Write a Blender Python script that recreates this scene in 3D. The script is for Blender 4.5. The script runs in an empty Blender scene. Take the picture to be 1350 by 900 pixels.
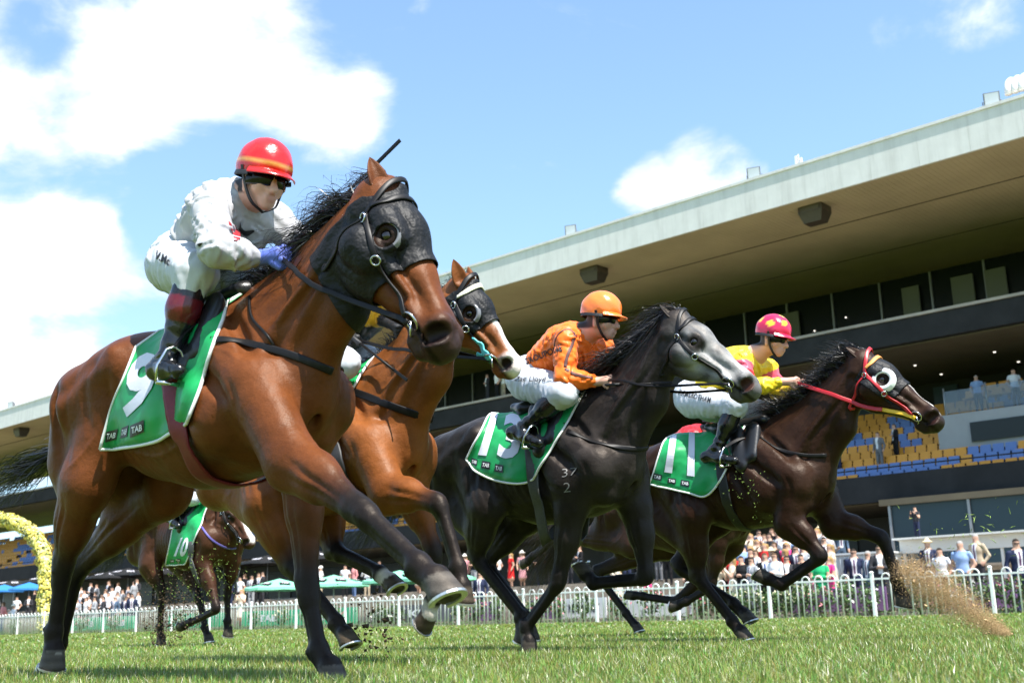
import bpy, bmesh, math, random
import numpy as np
from mathutils import Vector, Matrix
from mathutils.bvhtree import BVHTree

SC = bpy.context.scene
COL = SC.collection
rng = np.random.default_rng(7)
random.seed(7)

# ------------------------------------------------------------------ camera
FPX, CAM_H = 1500.0, 0.24
PITCH, ROLL = math.atan(362.8 / 1500.0), -math.radians(1.53)
cam_data = bpy.data.cameras.new('camera')
cam_data.sensor_width = 36.0
cam_data.lens = FPX / 1350.0 * 36.0
cam_data.clip_start = 0.05
cam_data.clip_end = 5000.0
cam_data.dof.use_dof = True
cam_data.dof.focus_distance = 6.0
cam_data.dof.aperture_fstop = 4.5
cam = bpy.data.objects.new('camera', cam_data)
COL.objects.link(cam)
CAM_M = Matrix.Rotation(math.pi / 2 + PITCH, 4, 'X') @ Matrix.Rotation(ROLL, 4, 'Z')
CAM_M.translation = (0, 0, CAM_H)
cam.matrix_world = CAM_M
SC.camera = cam
CR = np.array(CAM_M.to_3x3())
CC = np.array([0, 0, CAM_H])

def ray(px, py):
    d = CR @ np.array([(px - 675.0) / FPX, -(py - 450.0) / FPX, -1.0])
    return d / np.linalg.norm(d)

# ------------------------------------------------------------------ light and sky
SUN_EL, SUN_AZ = math.radians(62.0), math.radians(146.0)      # azimuth clockwise from +Y
SUN_DIR = Vector((math.sin(SUN_AZ) * math.cos(SUN_EL), math.cos(SUN_AZ) * math.cos(SUN_EL), math.sin(SUN_EL)))
sun_data = bpy.data.lights.new('sun', 'SUN')
sun_data.energy = 5.0
sun_data.angle = math.radians(0.53)
sun_data.color = (1.0, 0.965, 0.90)
sun = bpy.data.objects.new('sun', sun_data)
COL.objects.link(sun)
sun.rotation_euler = SUN_DIR.to_track_quat('Z', 'Y').to_euler()
sun.location = (0, 0, 60)

world = bpy.data.worlds.new('World')
SC.world = world
world.use_nodes = True
SC.view_settings.view_transform = 'Standard'
SC.view_settings.look = 'None'
SC.view_settings.gamma = 1.0
SC.view_settings.use_curve_mapping = False
SC.view_settings.exposure = 1.10
SC.cycles.use_denoising = True
SC.cycles.max_bounces = 6
SC.cycles.transparent_max_bounces = 12
SC.cycles.caustics_reflective = False
SC.cycles.caustics_refractive = False

class NT:
    """small helper to write node trees"""
    def __init__(self, tree):
        self.t = tree
        self.n = tree.nodes
        self.l = tree.links
    def node(self, typ, **kw):
        nd = self.n.new(typ)
        for k, v in kw.items():
            setattr(nd, k, v)
        return nd
    def put(self, sock, v):
        if isinstance(v, bpy.types.NodeSocket):
            self.l.new(v, sock)
        elif v is not None:
            if hasattr(sock.default_value, '__len__') and not hasattr(v, '__len__'):
                v = (v,) * len(sock.default_value)
            if hasattr(sock.default_value, '__len__') and len(sock.default_value) == 4 and len(v) == 3:
                v = tuple(v) + (1.0,)
            sock.default_value = v
    def math(self, op, a, b=None, c=None, clamp=False):
        nd = self.node('ShaderNodeMath', operation=op, use_clamp=clamp)
        for i, v in enumerate((a, b, c)):
            if v is not None:
                self.put(nd.inputs[i], v)
        return nd.outputs[0]
    def vmath(self, op, a, b=None):
        nd = self.node('ShaderNodeVectorMath', operation=op)
        self.put(nd.inputs[0], a)
        if b is not None:
            self.put(nd.inputs[1], b)
        return nd.outputs['Value'] if op in ('DOT_PRODUCT', 'LENGTH') else nd.outputs[0]
    def noise(self, vec, scale, detail=4, rough=0.55, dist=0.0):
        nd = self.node('ShaderNodeTexNoise')
        if vec is not None:
            self.put(nd.inputs['Vector'], vec)
        nd.inputs['Scale'].default_value = scale
        nd.inputs['Detail'].default_value = detail
        nd.inputs['Roughness'].default_value = rough
        nd.inputs['Distortion'].default_value = dist
        return nd.outputs['Fac']
    def ramp(self, v, a, b, lo=0.0, hi=1.0, smooth=True):
        nd = self.node('ShaderNodeMapRange', interpolation_type='SMOOTHSTEP' if smooth else 'LINEAR')
        self.put(nd.inputs['Value'], v)
        nd.inputs['From Min'].default_value = a
        nd.inputs['From Max'].default_value = b
        nd.inputs['To Min'].default_value = lo
        nd.inputs['To Max'].default_value = hi
        return nd.outputs['Result']
    def mix(self, f, a, b, blend='MIX'):
        nd = self.node('ShaderNodeMix', data_type='RGBA', blend_type=blend)
        self.put(nd.inputs[0], f)
        self.put(nd.inputs[6], a)
        self.put(nd.inputs[7], b)
        return nd.outputs[2]

def build_world():
    w = NT(world.node_tree)
    bg = w.n['Background']
    sky = w.node('ShaderNodeTexSky', sky_type='NISHITA', sun_disc=False)
    sky.sun_elevation = SUN_EL
    sky.sun_rotation = SUN_AZ
    sky.altitude = 30.0
    sky.air_density = 1.0
    sky.dust_density = 0.6
    sky.ozone_density = 2.0
    tc = w.node('ShaderNodeTexCoord')
    d = w.vmath('NORMALIZE', tc.outputs['Generated'])
    sep = w.node('ShaderNodeSeparateXYZ')
    w.put(sep.inputs[0], d)
    # flat cloud layer: direction projected on a plane overhead
    inv = w.math('DIVIDE', 1.0, w.math('ADD', w.math('MAXIMUM', sep.outputs[2], 0.0), 0.42))
    comb = w.node('ShaderNodeCombineXYZ')
    w.put(comb.inputs[0], w.math('MULTIPLY', sep.outputs[0], inv))
    w.put(comb.inputs[1], w.math('MULTIPLY', sep.outputs[1], inv))
    w.put(comb.inputs[2], w.math('MULTIPLY', sep.outputs[2], 1.2))
    big = w.noise(comb.outputs[0], 1.7, 3, 0.5)
    det = w.noise(comb.outputs[0], 5.2, 9, 0.58, 0.35)
    fine = w.noise(comb.outputs[0], 16.0, 6, 0.6, 0.2)
    # cumulus banks: (pixel x, pixel y, angular radius deg, weight)
    blobs = [(20, 150, 7.5, .70), (120, 140, 7.5, .72), (230, 110, 7.5, .74), (330, 60, 6.5, .66), (395, 115, 4.6, .66), (450, 110, 2.6, .5), (40, 340, 6.6, .84), (130, 375, 5.0, .78), (190, 400, 2.4, .5),
             (30, 490, 5.0, .74), (110, 505, 3.4, .6), (110, 30, 8, .5), (300, 30, 7, .46), (430, 95, 3.6, .40), (925, 235, 2.5, .62), (960, 222, 1.9, .60), (985, 228, 1.4, .5), (870, 246, 2.0, .52), (900, 225, 1.6, .5), (840, 258, 1.3, .4),
             (1290, 8, 2.8, .36), (1180, 36, 1.8, .26), (1240, 20, 2.0, .28), (-300, 260, 12, .6), (-250, 520, 8, .6)]
    tot = None
    for bx, by, rad, wt in blobs:
        dv = ray(bx, by)
        c = w.vmath('DOT_PRODUCT', d, tuple(dv))
        m = w.ramp(c, math.cos(math.radians(rad * 1.25)), 1.0, 0.0, wt)
        tot = m if tot is None else w.math('MAXIMUM', tot, m)
    gaps = [(25, 232, 1.6, .30), (110, 240, 1.8, .34), (200, 246, 2.2, .36), (280, 268, 4.0, .5), (335, 250, 4, .4), (75, 430, 1.5, .25), (180, 440, 2.4, .5), (45, 50, 1.6, .22), (470, 30, 3.0, .4), (225, 320, 2.4, .4)]
    for bx, by, rad, wt in gaps:
        c = w.vmath('DOT_PRODUCT', d, tuple(ray(bx, by)))
        tot = w.math('SUBTRACT', tot, w.ramp(c, math.cos(math.radians(rad * 1.2)), 1.0, 0.0, wt))
    # general broken cloud away from the open blue patch of the view
    blue = w.ramp(w.vmath('DOT_PRODUCT', d, tuple(ray(820, 150))), math.cos(math.radians(34)), math.cos(math.radians(16)), 0.0, 1.0)
    gen = w.math('MULTIPLY', w.ramp(big, 0.46, 0.66, 0.0, 0.55), w.math('SUBTRACT', 1.0, blue))
    frame = w.ramp(w.vmath('DOT_PRODUCT', d, tuple(ray(200, 250))), math.cos(math.radians(26)), math.cos(math.radians(18)), 1.0, 0.0)
    tot = w.math('MAXIMUM', tot, w.math('MULTIPLY', gen, frame))
    dens = w.math('ADD', tot, w.math('ADD', w.math('MULTIPLY', w.math('SUBTRACT', det, 0.5), 1.75),
                                     w.math('MULTIPLY', w.math('SUBTRACT', fine, 0.5), 0.55)))
    cov = w.ramp(dens, 0.20, 0.66)
    thick = w.math('MULTIPLY', w.ramp(dens, 0.30, 0.95), w.ramp(w.noise(comb.outputs[0], 9.0, 7, 0.6, 0.4), 0.30, 0.62, 0.25, 1.0))
    cloud = w.mix(thick, (4.0, 4.6, 5.5), (7.0, 7.1, 7.2))
    hazef = w.ramp(sep.outputs[2], 0.0, 0.55, 0.42, 0.16)
    base = w.mix(hazef, w.mix(1.0, sky.outputs[0], (1.14, 1.28, 1.27), 'MULTIPLY'), (3.3, 4.9, 7.2))
    w.put(bg.inputs['Color'], w.mix(cov, base, cloud))
    bg.inputs['Strength'].default_value = 0.105
build_world()

# ------------------------------------------------------------------ race frame
AZ = math.radians(48.0)
HD = np.array([math.sin(AZ), -math.cos(AZ), 0.0])      # running direction (towards the right and the camera)
LF = np.array([math.cos(AZ), math.sin(AZ), 0.0])       # across the track, away from the camera
def srz(s, n, z):
    """running coordinate, across coordinate, height -> world"""
    return HD * s + LF * n + np.array([0, 0, z])
def px_on_n(px, py, n):
    d = ray(px, py)
    t = (n - CC @ LF) / (d @ LF)
    p = CC + t * d
    return float(p @ HD), n, float(p[2])
def px_on_z(px, py, z):
    d = ray(px, py)
    t = (z - CC[2]) / d[2]
    p = CC + t * d
    return float(p @ HD), float(p @ LF), z
RUN_ROT = math.atan2(HD[1], HD[0])

# ------------------------------------------------------------------ materials
MATS = {}
def mat(name, color=(.5, .5, .5), rough=.5, metal=0.0, spec=.5, var=0.0, scale=8.0, bump=0.0, bscale=40.0, attr=None, bdetail=4,
        sheen=0.0, coat=0.0, trans=0.0, obj_col=False, sss=0.0, emit=0.0):
    if name in MATS:
        return MATS[name]
    m = bpy.data.materials.new(name)
    m.use_nodes = True
    t = NT(m.node_tree)
    b = t.n['Principled BSDF']
    geo = t.node('ShaderNodeTexCoord').outputs['Object']
    c = None
    if attr:
        a = t.node('ShaderNodeAttribute', attribute_name=attr)
        c = a.outputs['Color']
    elif obj_col:
        c = t.node('ShaderNodeObjectInfo').outputs['Color']
    if var > 0:
        nz = t.noise(geo, scale, 5, .6)
        k = t.ramp(nz, .28, .72, 1.0 - var, 1.0 + var, False)
        cc = t.node('ShaderNodeCombineXYZ')
        for i in range(3):
            t.put(cc.inputs[i], k)
        c = t.mix(1.0, c if c is not None else tuple(color), cc.outputs[0], 'MULTIPLY')
    t.put(b.inputs['Base Color'], c if c is not None else tuple(color))
    b.inputs['Roughness'].default_value = rough
    b.inputs['Metallic'].default_value = metal
    b.inputs['Specular IOR Level'].default_value = spec
    b.inputs['Sheen Weight'].default_value = sheen
    b.inputs['Coat Weight'].default_value = coat
    b.inputs['Coat Roughness'].default_value = .12
    b.inputs['Transmission Weight'].default_value = trans
    if sss:
        b.inputs['Subsurface Weight'].default_value = sss
        b.inputs['Subsurface Radius'].default_value = (.012, .005, .003)
    if emit:
        t.put(b.inputs['Emission Color'], tuple(color))
        b.inputs['Emission Strength'].default_value = emit
    if bump > 0:
        bn = t.node('ShaderNodeBump')
        bn.inputs['Strength'].default_value = 1.0
        bn.inputs['Distance'].default_value = bump
        t.put(bn.inputs['Height'], t.noise(geo, bscale, bdetail, .6))
        t.put(b.inputs['Normal'], bn.outputs[0])
    MATS[name] = m
    return m

# ------------------------------------------------------------------ object helpers
def setp(o, label=None, cat=None, group=None, kind=None):
    if label: o['label'] = label
    if cat: o['category'] = cat
    if group: o['group'] = group
    if kind: o['kind'] = kind
    return o
def empty(name, loc=(0, 0, 0), rotz=0.0, label=None, cat=None, group=None, kind=None):
    o = bpy.data.objects.new(name, None)
    o.empty_display_size = .2
    COL.objects.link(o)
    o.location = Vector(loc)
    o.rotation_euler = (0, 0, rotz)
    return setp(o, label, cat, group, kind)
def mesh_np(name, V, Fc, m=None, smooth=True):
    """V (n,3); Fc list of arrays of equal-size polygons or one array"""
    me = bpy.data.meshes.new(name)
    V = np.asarray(V, np.float32)
    if not isinstance(Fc, (list, tuple)) or (len(Fc) and not hasattr(Fc[0], 'shape')):
        Fc = [np.asarray(Fc)]
    loops = np.concatenate([f.ravel() for f in Fc]).astype(np.int32)
    tot = np.concatenate([np.full(len(f), f.shape[1]) for f in Fc]).astype(np.int32)
    start = np.concatenate([[0], np.cumsum(tot)[:-1]]).astype(np.int32)
    me.vertices.add(len(V)); me.vertices.foreach_set('co', V.ravel())
    me.loops.add(len(loops)); me.loops.foreach_set('vertex_index', loops)
    me.polygons.add(len(tot)); me.polygons.foreach_set('loop_start', start)
    me.update(calc_edges=True)
    if smooth:
        me.polygons.foreach_set('use_smooth', np.ones(len(tot), bool))
    if m is not None:
        me.materials.append(m)
    return me
def obj(name, me, parent=None, label=None, cat=None, group=None, kind=None):
    o = bpy.data.objects.new(name, me)
    COL.objects.link(o)
    if parent is not None:
        o.parent = parent
    return setp(o, label, cat, group, kind)

class MB:
    """collects boxes, tubes and ribbons into one mesh"""
    def __init__(self):
        self.v = []; self.f = []; self.n = 0
    def add(self, V, Fc):
        V = np.asarray(V, float)
        self.v.append(V)
        for f in Fc:
            self.f.append([i + self.n for i in f])
        self.n += len(V)
    def box(self, lo, hi, M=None):
        (a, b, c), (d, e, g) = lo, hi
        V = np.array([(a, b, c), (d, b, c), (d, e, c), (a, e, c), (a, b, g), (d, b, g), (d, e, g), (a, e, g)], float)
        if M is not None:
            V = V @ np.array(M)[:3, :3].T + np.array(M)[:3, 3]
        self.add(V, [(0, 3, 2, 1), (4, 5, 6, 7), (0, 1, 5, 4), (1, 2, 6, 5), (2, 3, 7, 6), (3, 0, 4, 7)])
    def hexa(self, P):
        """8 corners: bottom 4 ccw, top 4 ccw"""
        self.add(P, [(0, 3, 2, 1), (4, 5, 6, 7), (0, 1, 5, 4), (1, 2, 6, 5), (2, 3, 7, 6), (3, 0, 4, 7)])
    def tube(self, pts, rad, n=8, cap=True):
        pts = np.asarray(pts, float)
        m = len(pts)
        rad = np.broadcast_to(np.asarray(rad, float), (m,))
        T = np.gradient(pts, axis=0)
        T /= np.linalg.norm(T, axis=1)[:, None] + 1e-9
        up = np.array([0, 0, 1.0]) if abs(T[0][2]) < .9 else np.array([1.0, 0, 0])
        V = []
        for i in range(m):
            a = np.cross(up, T[i]); a /= np.linalg.norm(a) + 1e-9
            b = np.cross(T[i], a)
            up = b
            for k in range(n):
                w = 2 * math.pi * k / n
                V.append(pts[i] + rad[i] * (a * math.cos(w) + b * math.sin(w)))
        Fc = []
        for i in range(m - 1):
            for k in range(n):
                k2 = (k + 1) % n
                Fc.append((i * n + k, i * n + k2, (i + 1) * n + k2, (i + 1) * n + k))
        if cap:
            Fc.append(tuple(range(n - 1, -1, -1)))
            Fc.append(tuple((m - 1) * n + k for k in range(n)))
        self.add(V, Fc)
    def strap(self, pts, nrm, width, th=.004):
        """flat strap following pts, lying on a surface with the normals nrm"""
        pts = np.asarray(pts, float); nrm = np.asarray(nrm, float)
        m = len(pts)
        width = np.broadcast_to(np.asarray(width, float), (m,))
        T = np.gradient(pts, axis=0)
        V = []
        for i in range(m):
            t = T[i] / (np.linalg.norm(T[i]) + 1e-9)
            nn = nrm[i] - t * (nrm[i] @ t); nn /= np.linalg.norm(nn) + 1e-9
            s = np.cross(t, nn)
            h = width[i] / 2
            V += [pts[i] - s * h - nn * th, pts[i] - s * h + nn * th * .6, pts[i] - s * h * .7 + nn * th, pts[i] + s * h * .7 + nn * th, pts[i] + s * h + nn * th * .6, pts[i] + s * h - nn * th]
        Fc = []
        for i in range(m - 1):
            for k in range(6):
                k2 = (k + 1) % 6
                Fc.append((i * 6 + k, i * 6 + k2, (i + 1) * 6 + k2, (i + 1) * 6 + k))
        Fc += [tuple(range(5, -1, -1)), tuple((m - 1) * 6 + k for k in range(6))]
        self.add(V, Fc)
    def mesh(self, name, m=None, smooth=False):
        me = bpy.data.meshes.new(name)
        V = np.concatenate(self.v) if self.v else np.zeros((0, 3))
        me.from_pydata([tuple(x) for x in V], [], self.f)
        if smooth:
            me.polygons.foreach_set('use_smooth', np.ones(len(me.polygons), bool))
        if m is not None:
            me.materials.append(m)
        bm = bmesh.new(); bm.from_mesh(me)
        bmesh.ops.recalc_face_normals(bm, faces=bm.faces)
        bm.to_mesh(me); bm.free()
        return me

def catmull(pts, n=6):
    P = np.asarray(pts, float)
    P = np.vstack([2 * P[0] - P[1], P, 2 * P[-1] - P[-2]])
    out = []
    for i in range(1, len(P) - 2):
        for k in range(n):
            t = k / n
            a, b, c, d = P[i - 1], P[i], P[i + 1], P[i + 2]
            out.append(.5 * ((2 * b) + (c - a) * t + (2 * a - 5 * b + 4 * c - d) * t * t + (3 * b - a - 3 * c + d) * t ** 3))
    out.append(P[-2])
    return np.array(out)
def sstep(x, a, b):
    t = np.clip((np.asarray(x, float) - a) / (b - a), 0, 1)
    return t * t * (3 - 2 * t)

# ------------------------------------------------------------------ distance-field modelling of bodies
def vnoise(P, scale, seed=0):
    """cheap smooth pseudo noise from sines"""
    r = np.random.default_rng(seed)
    out = np.zeros(len(P))
    for k in range(7):
        w = r.normal(size=3) * scale
        out += np.sin(P @ w + r.uniform(0, 6.28))
    return out / 4.0

class SDF:
    def __init__(self, lo, hi, h):
        self.h = h
        self.lo = np.array(lo, float)
        self.n = np.ceil((np.array(hi, float) - self.lo) / h).astype(int) + 1
        self.D = np.full(tuple(self.n), 1.0, np.float32)
        self.ax = [self.lo[i] + h * np.arange(self.n[i]) for i in range(3)]
    def _block(self, lo, hi):
        i0 = np.maximum(np.floor((lo - self.lo) / self.h).astype(int), 0)
        i1 = np.minimum(np.ceil((hi - self.lo) / self.h).astype(int) + 1, self.n)
        if np.any(i1 <= i0):
            return None
        sl = tuple(slice(i0[k], i1[k]) for k in range(3))
        g = [self.ax[0][sl[0]][:, None, None], self.ax[1][sl[1]][None, :, None], self.ax[2][sl[2]][None, None, :]]
        return sl, g
    def cone(self, a, b, ra, rb=None, k=.03, ys=1.0, w=(0, 1, 0), sub=False, plane=None):
        a = np.array(a, float); b = np.array(b, float)
        rb = ra if rb is None else rb
        R = max(ra, rb) * max(1.0, ys) + k + 2 * self.h
        bl = self._block(np.minimum(a, b) - R, np.maximum(a, b) + R)
        if bl is None:
            return
        sl, g = bl
        w = np.array(w, float)
        q = [g[i] - a[i] for i in range(3)]
        ba = b - a
        if ys != 1.0:
            f = (1.0 / ys - 1.0)
            dt = q[0] * w[0] + q[1] * w[1] + q[2] * w[2]
            q = [q[i] + f * dt * w[i] for i in range(3)]
            ba = ba + f * (ba @ w) * w
        L2 = ba @ ba + 1e-12
        t = np.clip((q[0] * ba[0] + q[1] * ba[1] + q[2] * ba[2]) / L2, 0, 1)
        d = np.sqrt((q[0] - t * ba[0]) ** 2 + (q[1] - t * ba[1]) ** 2 + (q[2] - t * ba[2]) ** 2) - (ra + t * (rb - ra))
        if plane is not None:
            pp, nn = plane
            d = np.maximum(d, (g[0] - pp[0]) * nn[0] + (g[1] - pp[1]) * nn[1] + (g[2] - pp[2]) * nn[2])
        self._op(sl, d.astype(np.float32), k, sub)
    def _op(self, sl, d, k, sub):
        D = self.D[sl]
        if sub:
            d = -d
            hh = np.maximum(k - np.abs(D - d), 0) / k
            self.D[sl] = np.maximum(D, d) + hh * hh * k * .25
        else:
            hh = np.maximum(k - np.abs(D - d), 0) / k
            self.D[sl] = np.minimum(D, d) - hh * hh * k * .25
    def chain(self, pts, rads, k=.03, ys=1.0, w=(0, 1, 0)):
        for i in range(len(pts) - 1):
            y = ys[i] if hasattr(ys, '__len__') else ys
            self.cone(pts[i], pts[i + 1], rads[i], rads[i + 1], k, y, w)
    def cut(self, p, nrm, lo, hi):
        """remove the half space beyond plane (p, nrm) inside a box"""
        bl = self._block(np.array(lo, float), np.array(hi, float))
        if bl is None:
            return
        sl, g = bl
        d = (g[0] - p[0]) * nrm[0] + (g[1] - p[1]) * nrm[1] + (g[2] - p[2]) * nrm[2]
        self.D[sl] = np.maximum(self.D[sl], d.astype(np.float32))
    def wrinkle(self, fn, amp):
        idx = np.argwhere(np.abs(self.D) < 3 * self.h)
        P = self.lo + idx * self.h
        self.D[idx[:, 0], idx[:, 1], idx[:, 2]] += (amp * fn(P)).astype(np.float32)
    def mesh(self):
        D = self.D
        h = self.h
        S = D < 0
        c = np.zeros(tuple(np.array(D.shape) - 1), np.int8)
        offs = [(i, j, k) for i in (0, 1) for j in (0, 1) for k in (0, 1)]
        sh = c.shape
        for o in offs:
            c += S[o[0]:o[0] + sh[0], o[1]:o[1] + sh[1], o[2]:o[2] + sh[2]]
        act = np.argwhere((c > 0) & (c < 8))
        vals = np.stack([D[act[:, 0] + o[0], act[:, 1] + o[1], act[:, 2] + o[2]] for o in offs], 1)
        acc = np.zeros((len(act), 3)); cnt = np.zeros(len(act))
        for a in range(8):
            for b in range(a + 1, 8):
                oa, ob = np.array(offs[a]), np.array(offs[b])
                if np.abs(oa - ob).sum() != 1:
                    continue
                va, vb = vals[:, a], vals[:, b]
                mk = (va < 0) != (vb < 0)
                t = np.where(mk, va / (va - vb + 1e-12), 0)
                acc += np.where(mk[:, None], oa + t[:, None] * (ob - oa), 0)
                cnt += mk
        V = self.lo + (act + acc / cnt[:, None]) * h
        idx = np.full(sh, -1, np.int32)
        idx[act[:, 0], act[:, 1], act[:, 2]] = np.arange(len(act))
        quads = []
        for ax in range(3):
            s0 = [slice(None)] * 3; s1 = [slice(None)] * 3
            s0[ax] = slice(0, -1); s1[ax] = slice(1, None)
            A, B = S[tuple(s0)], S[tuple(s1)]
            e = np.argwhere(A != B)
            o1, o2 = (ax + 1) % 3, (ax + 2) % 3
            ok = (e[:, o1] > 0) & (e[:, o2] > 0) & (e[:, o1] < sh[o1]) & (e[:, o2] < sh[o2]) & (e[:, ax] < sh[ax])
            e = e[ok]
            fl = A[e[:, 0], e[:, 1], e[:, 2]]
            d1 = np.zeros(3, int); d1[o1] = 1
            d2 = np.zeros(3, int); d2[o2] = 1
            q = [idx[tuple((e - x).T)] for x in (d1 + d2, d2, 0 * d1, d1)]
            q = np.stack(q, 1)
            q[~fl] = q[~fl][:, ::-1]
            quads.append(q)
        Q = np.concatenate(quads)
        Q = Q[np.all(Q >= 0, 1)]
        return V, Q

def relax(V, Q, it=2, lam=.5):
    """light Laplacian smoothing"""
    n = len(V)
    for _ in range(it):
        s = np.zeros_like(V); c = np.zeros(n)
        for a, b in ((0, 1), (1, 2), (2, 3), (3, 0)):
            np.add.at(s, Q[:, a], V[Q[:, b]]); np.add.at(c, Q[:, a], 1)
            np.add.at(s, Q[:, b], V[Q[:, a]]); np.add.at(c, Q[:, b], 1)
        V = V + lam * (s / np.maximum(c, 1)[:, None] - V)
    return V
def set_colors(me, colr, name='Col'):
    at = me.attributes.new(name, 'FLOAT_COLOR', 'POINT')
    c = np.ones((len(me.vertices), 4), np.float32)
    c[:, :3] = colr
    at.data.foreach_set('color', c.ravel())
def make_bvh(V, Q):
    return BVHTree.FromPolygons([tuple(v) for v in V], [tuple(int(i) for i in q) for q in Q])
def seg_dist(P, a, b):
    a = np.array(a, float); b = np.array(b, float)
    ba = b - a
    t = np.clip(((P - a) @ ba) / (ba @ ba + 1e-12), 0, 1)
    return np.linalg.norm(P - a - t[:, None] * ba, axis=1), t
def unit(v):
    v = np.asarray(v, float)
    return v / (np.linalg.norm(v) + 1e-12)
# ------------------------------------------------------------------ horses
class Frame:
    """a runner's own frame: x forward, y to its left, z up"""
    def __init__(self, s, n, turn=0.0):
        self.o = srz(s, n, 0)
        a = RUN_ROT + math.radians(turn)
        self.rot = a
        self.X = np.array([math.cos(a), math.sin(a), 0]); self.Y = np.array([-math.sin(a), math.cos(a), 0]); self.Z = np.array([0, 0, 1.0])
        self.c = self.loc(CC)
    def loc(self, p):
        q = np.asarray(p, float) - self.o
        return np.array([q @ self.X, q @ self.Y, q[2]])
    def dir(self, d):
        return np.array([d @ self.X, d @ self.Y, d[2]])
    def p(self, px, py, y):
        """photo direction met with the runner's plane at lateral offset y"""
        d = self.dir(ray(px, py))
        t = (y - self.c[1]) / d[1]
        return self.c + t * d
    def cast(self, px, py, bvh):
        d = self.dir(ray(px, py))
        h = bvh.ray_cast(Vector(self.c), Vector(d), 60.0)
        if h[0] is None:
            h2 = None
            for t in np.linspace(2, 14, 240):
                q = bvh.find_nearest(Vector(self.c + t * d), .4)
                if q[0] is not None and (h2 is None or q[3] < h2[3]):
                    h2 = q
            if h2 is None:
                return None
            return np.array(h2[0]), np.array(h2[1])
        n = np.array(h[1])
        if n @ d > 0: n = -n
        return np.array(h[0]), n
    def project(self, q):
        w = self.o + q[0] * self.X + q[1] * self.Y + q[2] * self.Z
        c = CR.T @ (w - CC)
        return 675 + FPX * c[0] / -c[2], 450 - FPX * c[1] / -c[2]
    def empty(self, name, label, cat, group=None):
        return empty(name, self.o, self.rot, label, cat, group)

YV = np.array([0, 1.0, 0])
def hoof_axes(p, ang=32.0):
    p = unit(p)
    q = unit(np.cross(p, YV))
    a = math.radians(ang)
    return math.cos(a) * p - math.sin(a) * q, math.sin(a) * p + math.cos(a) * q

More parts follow.
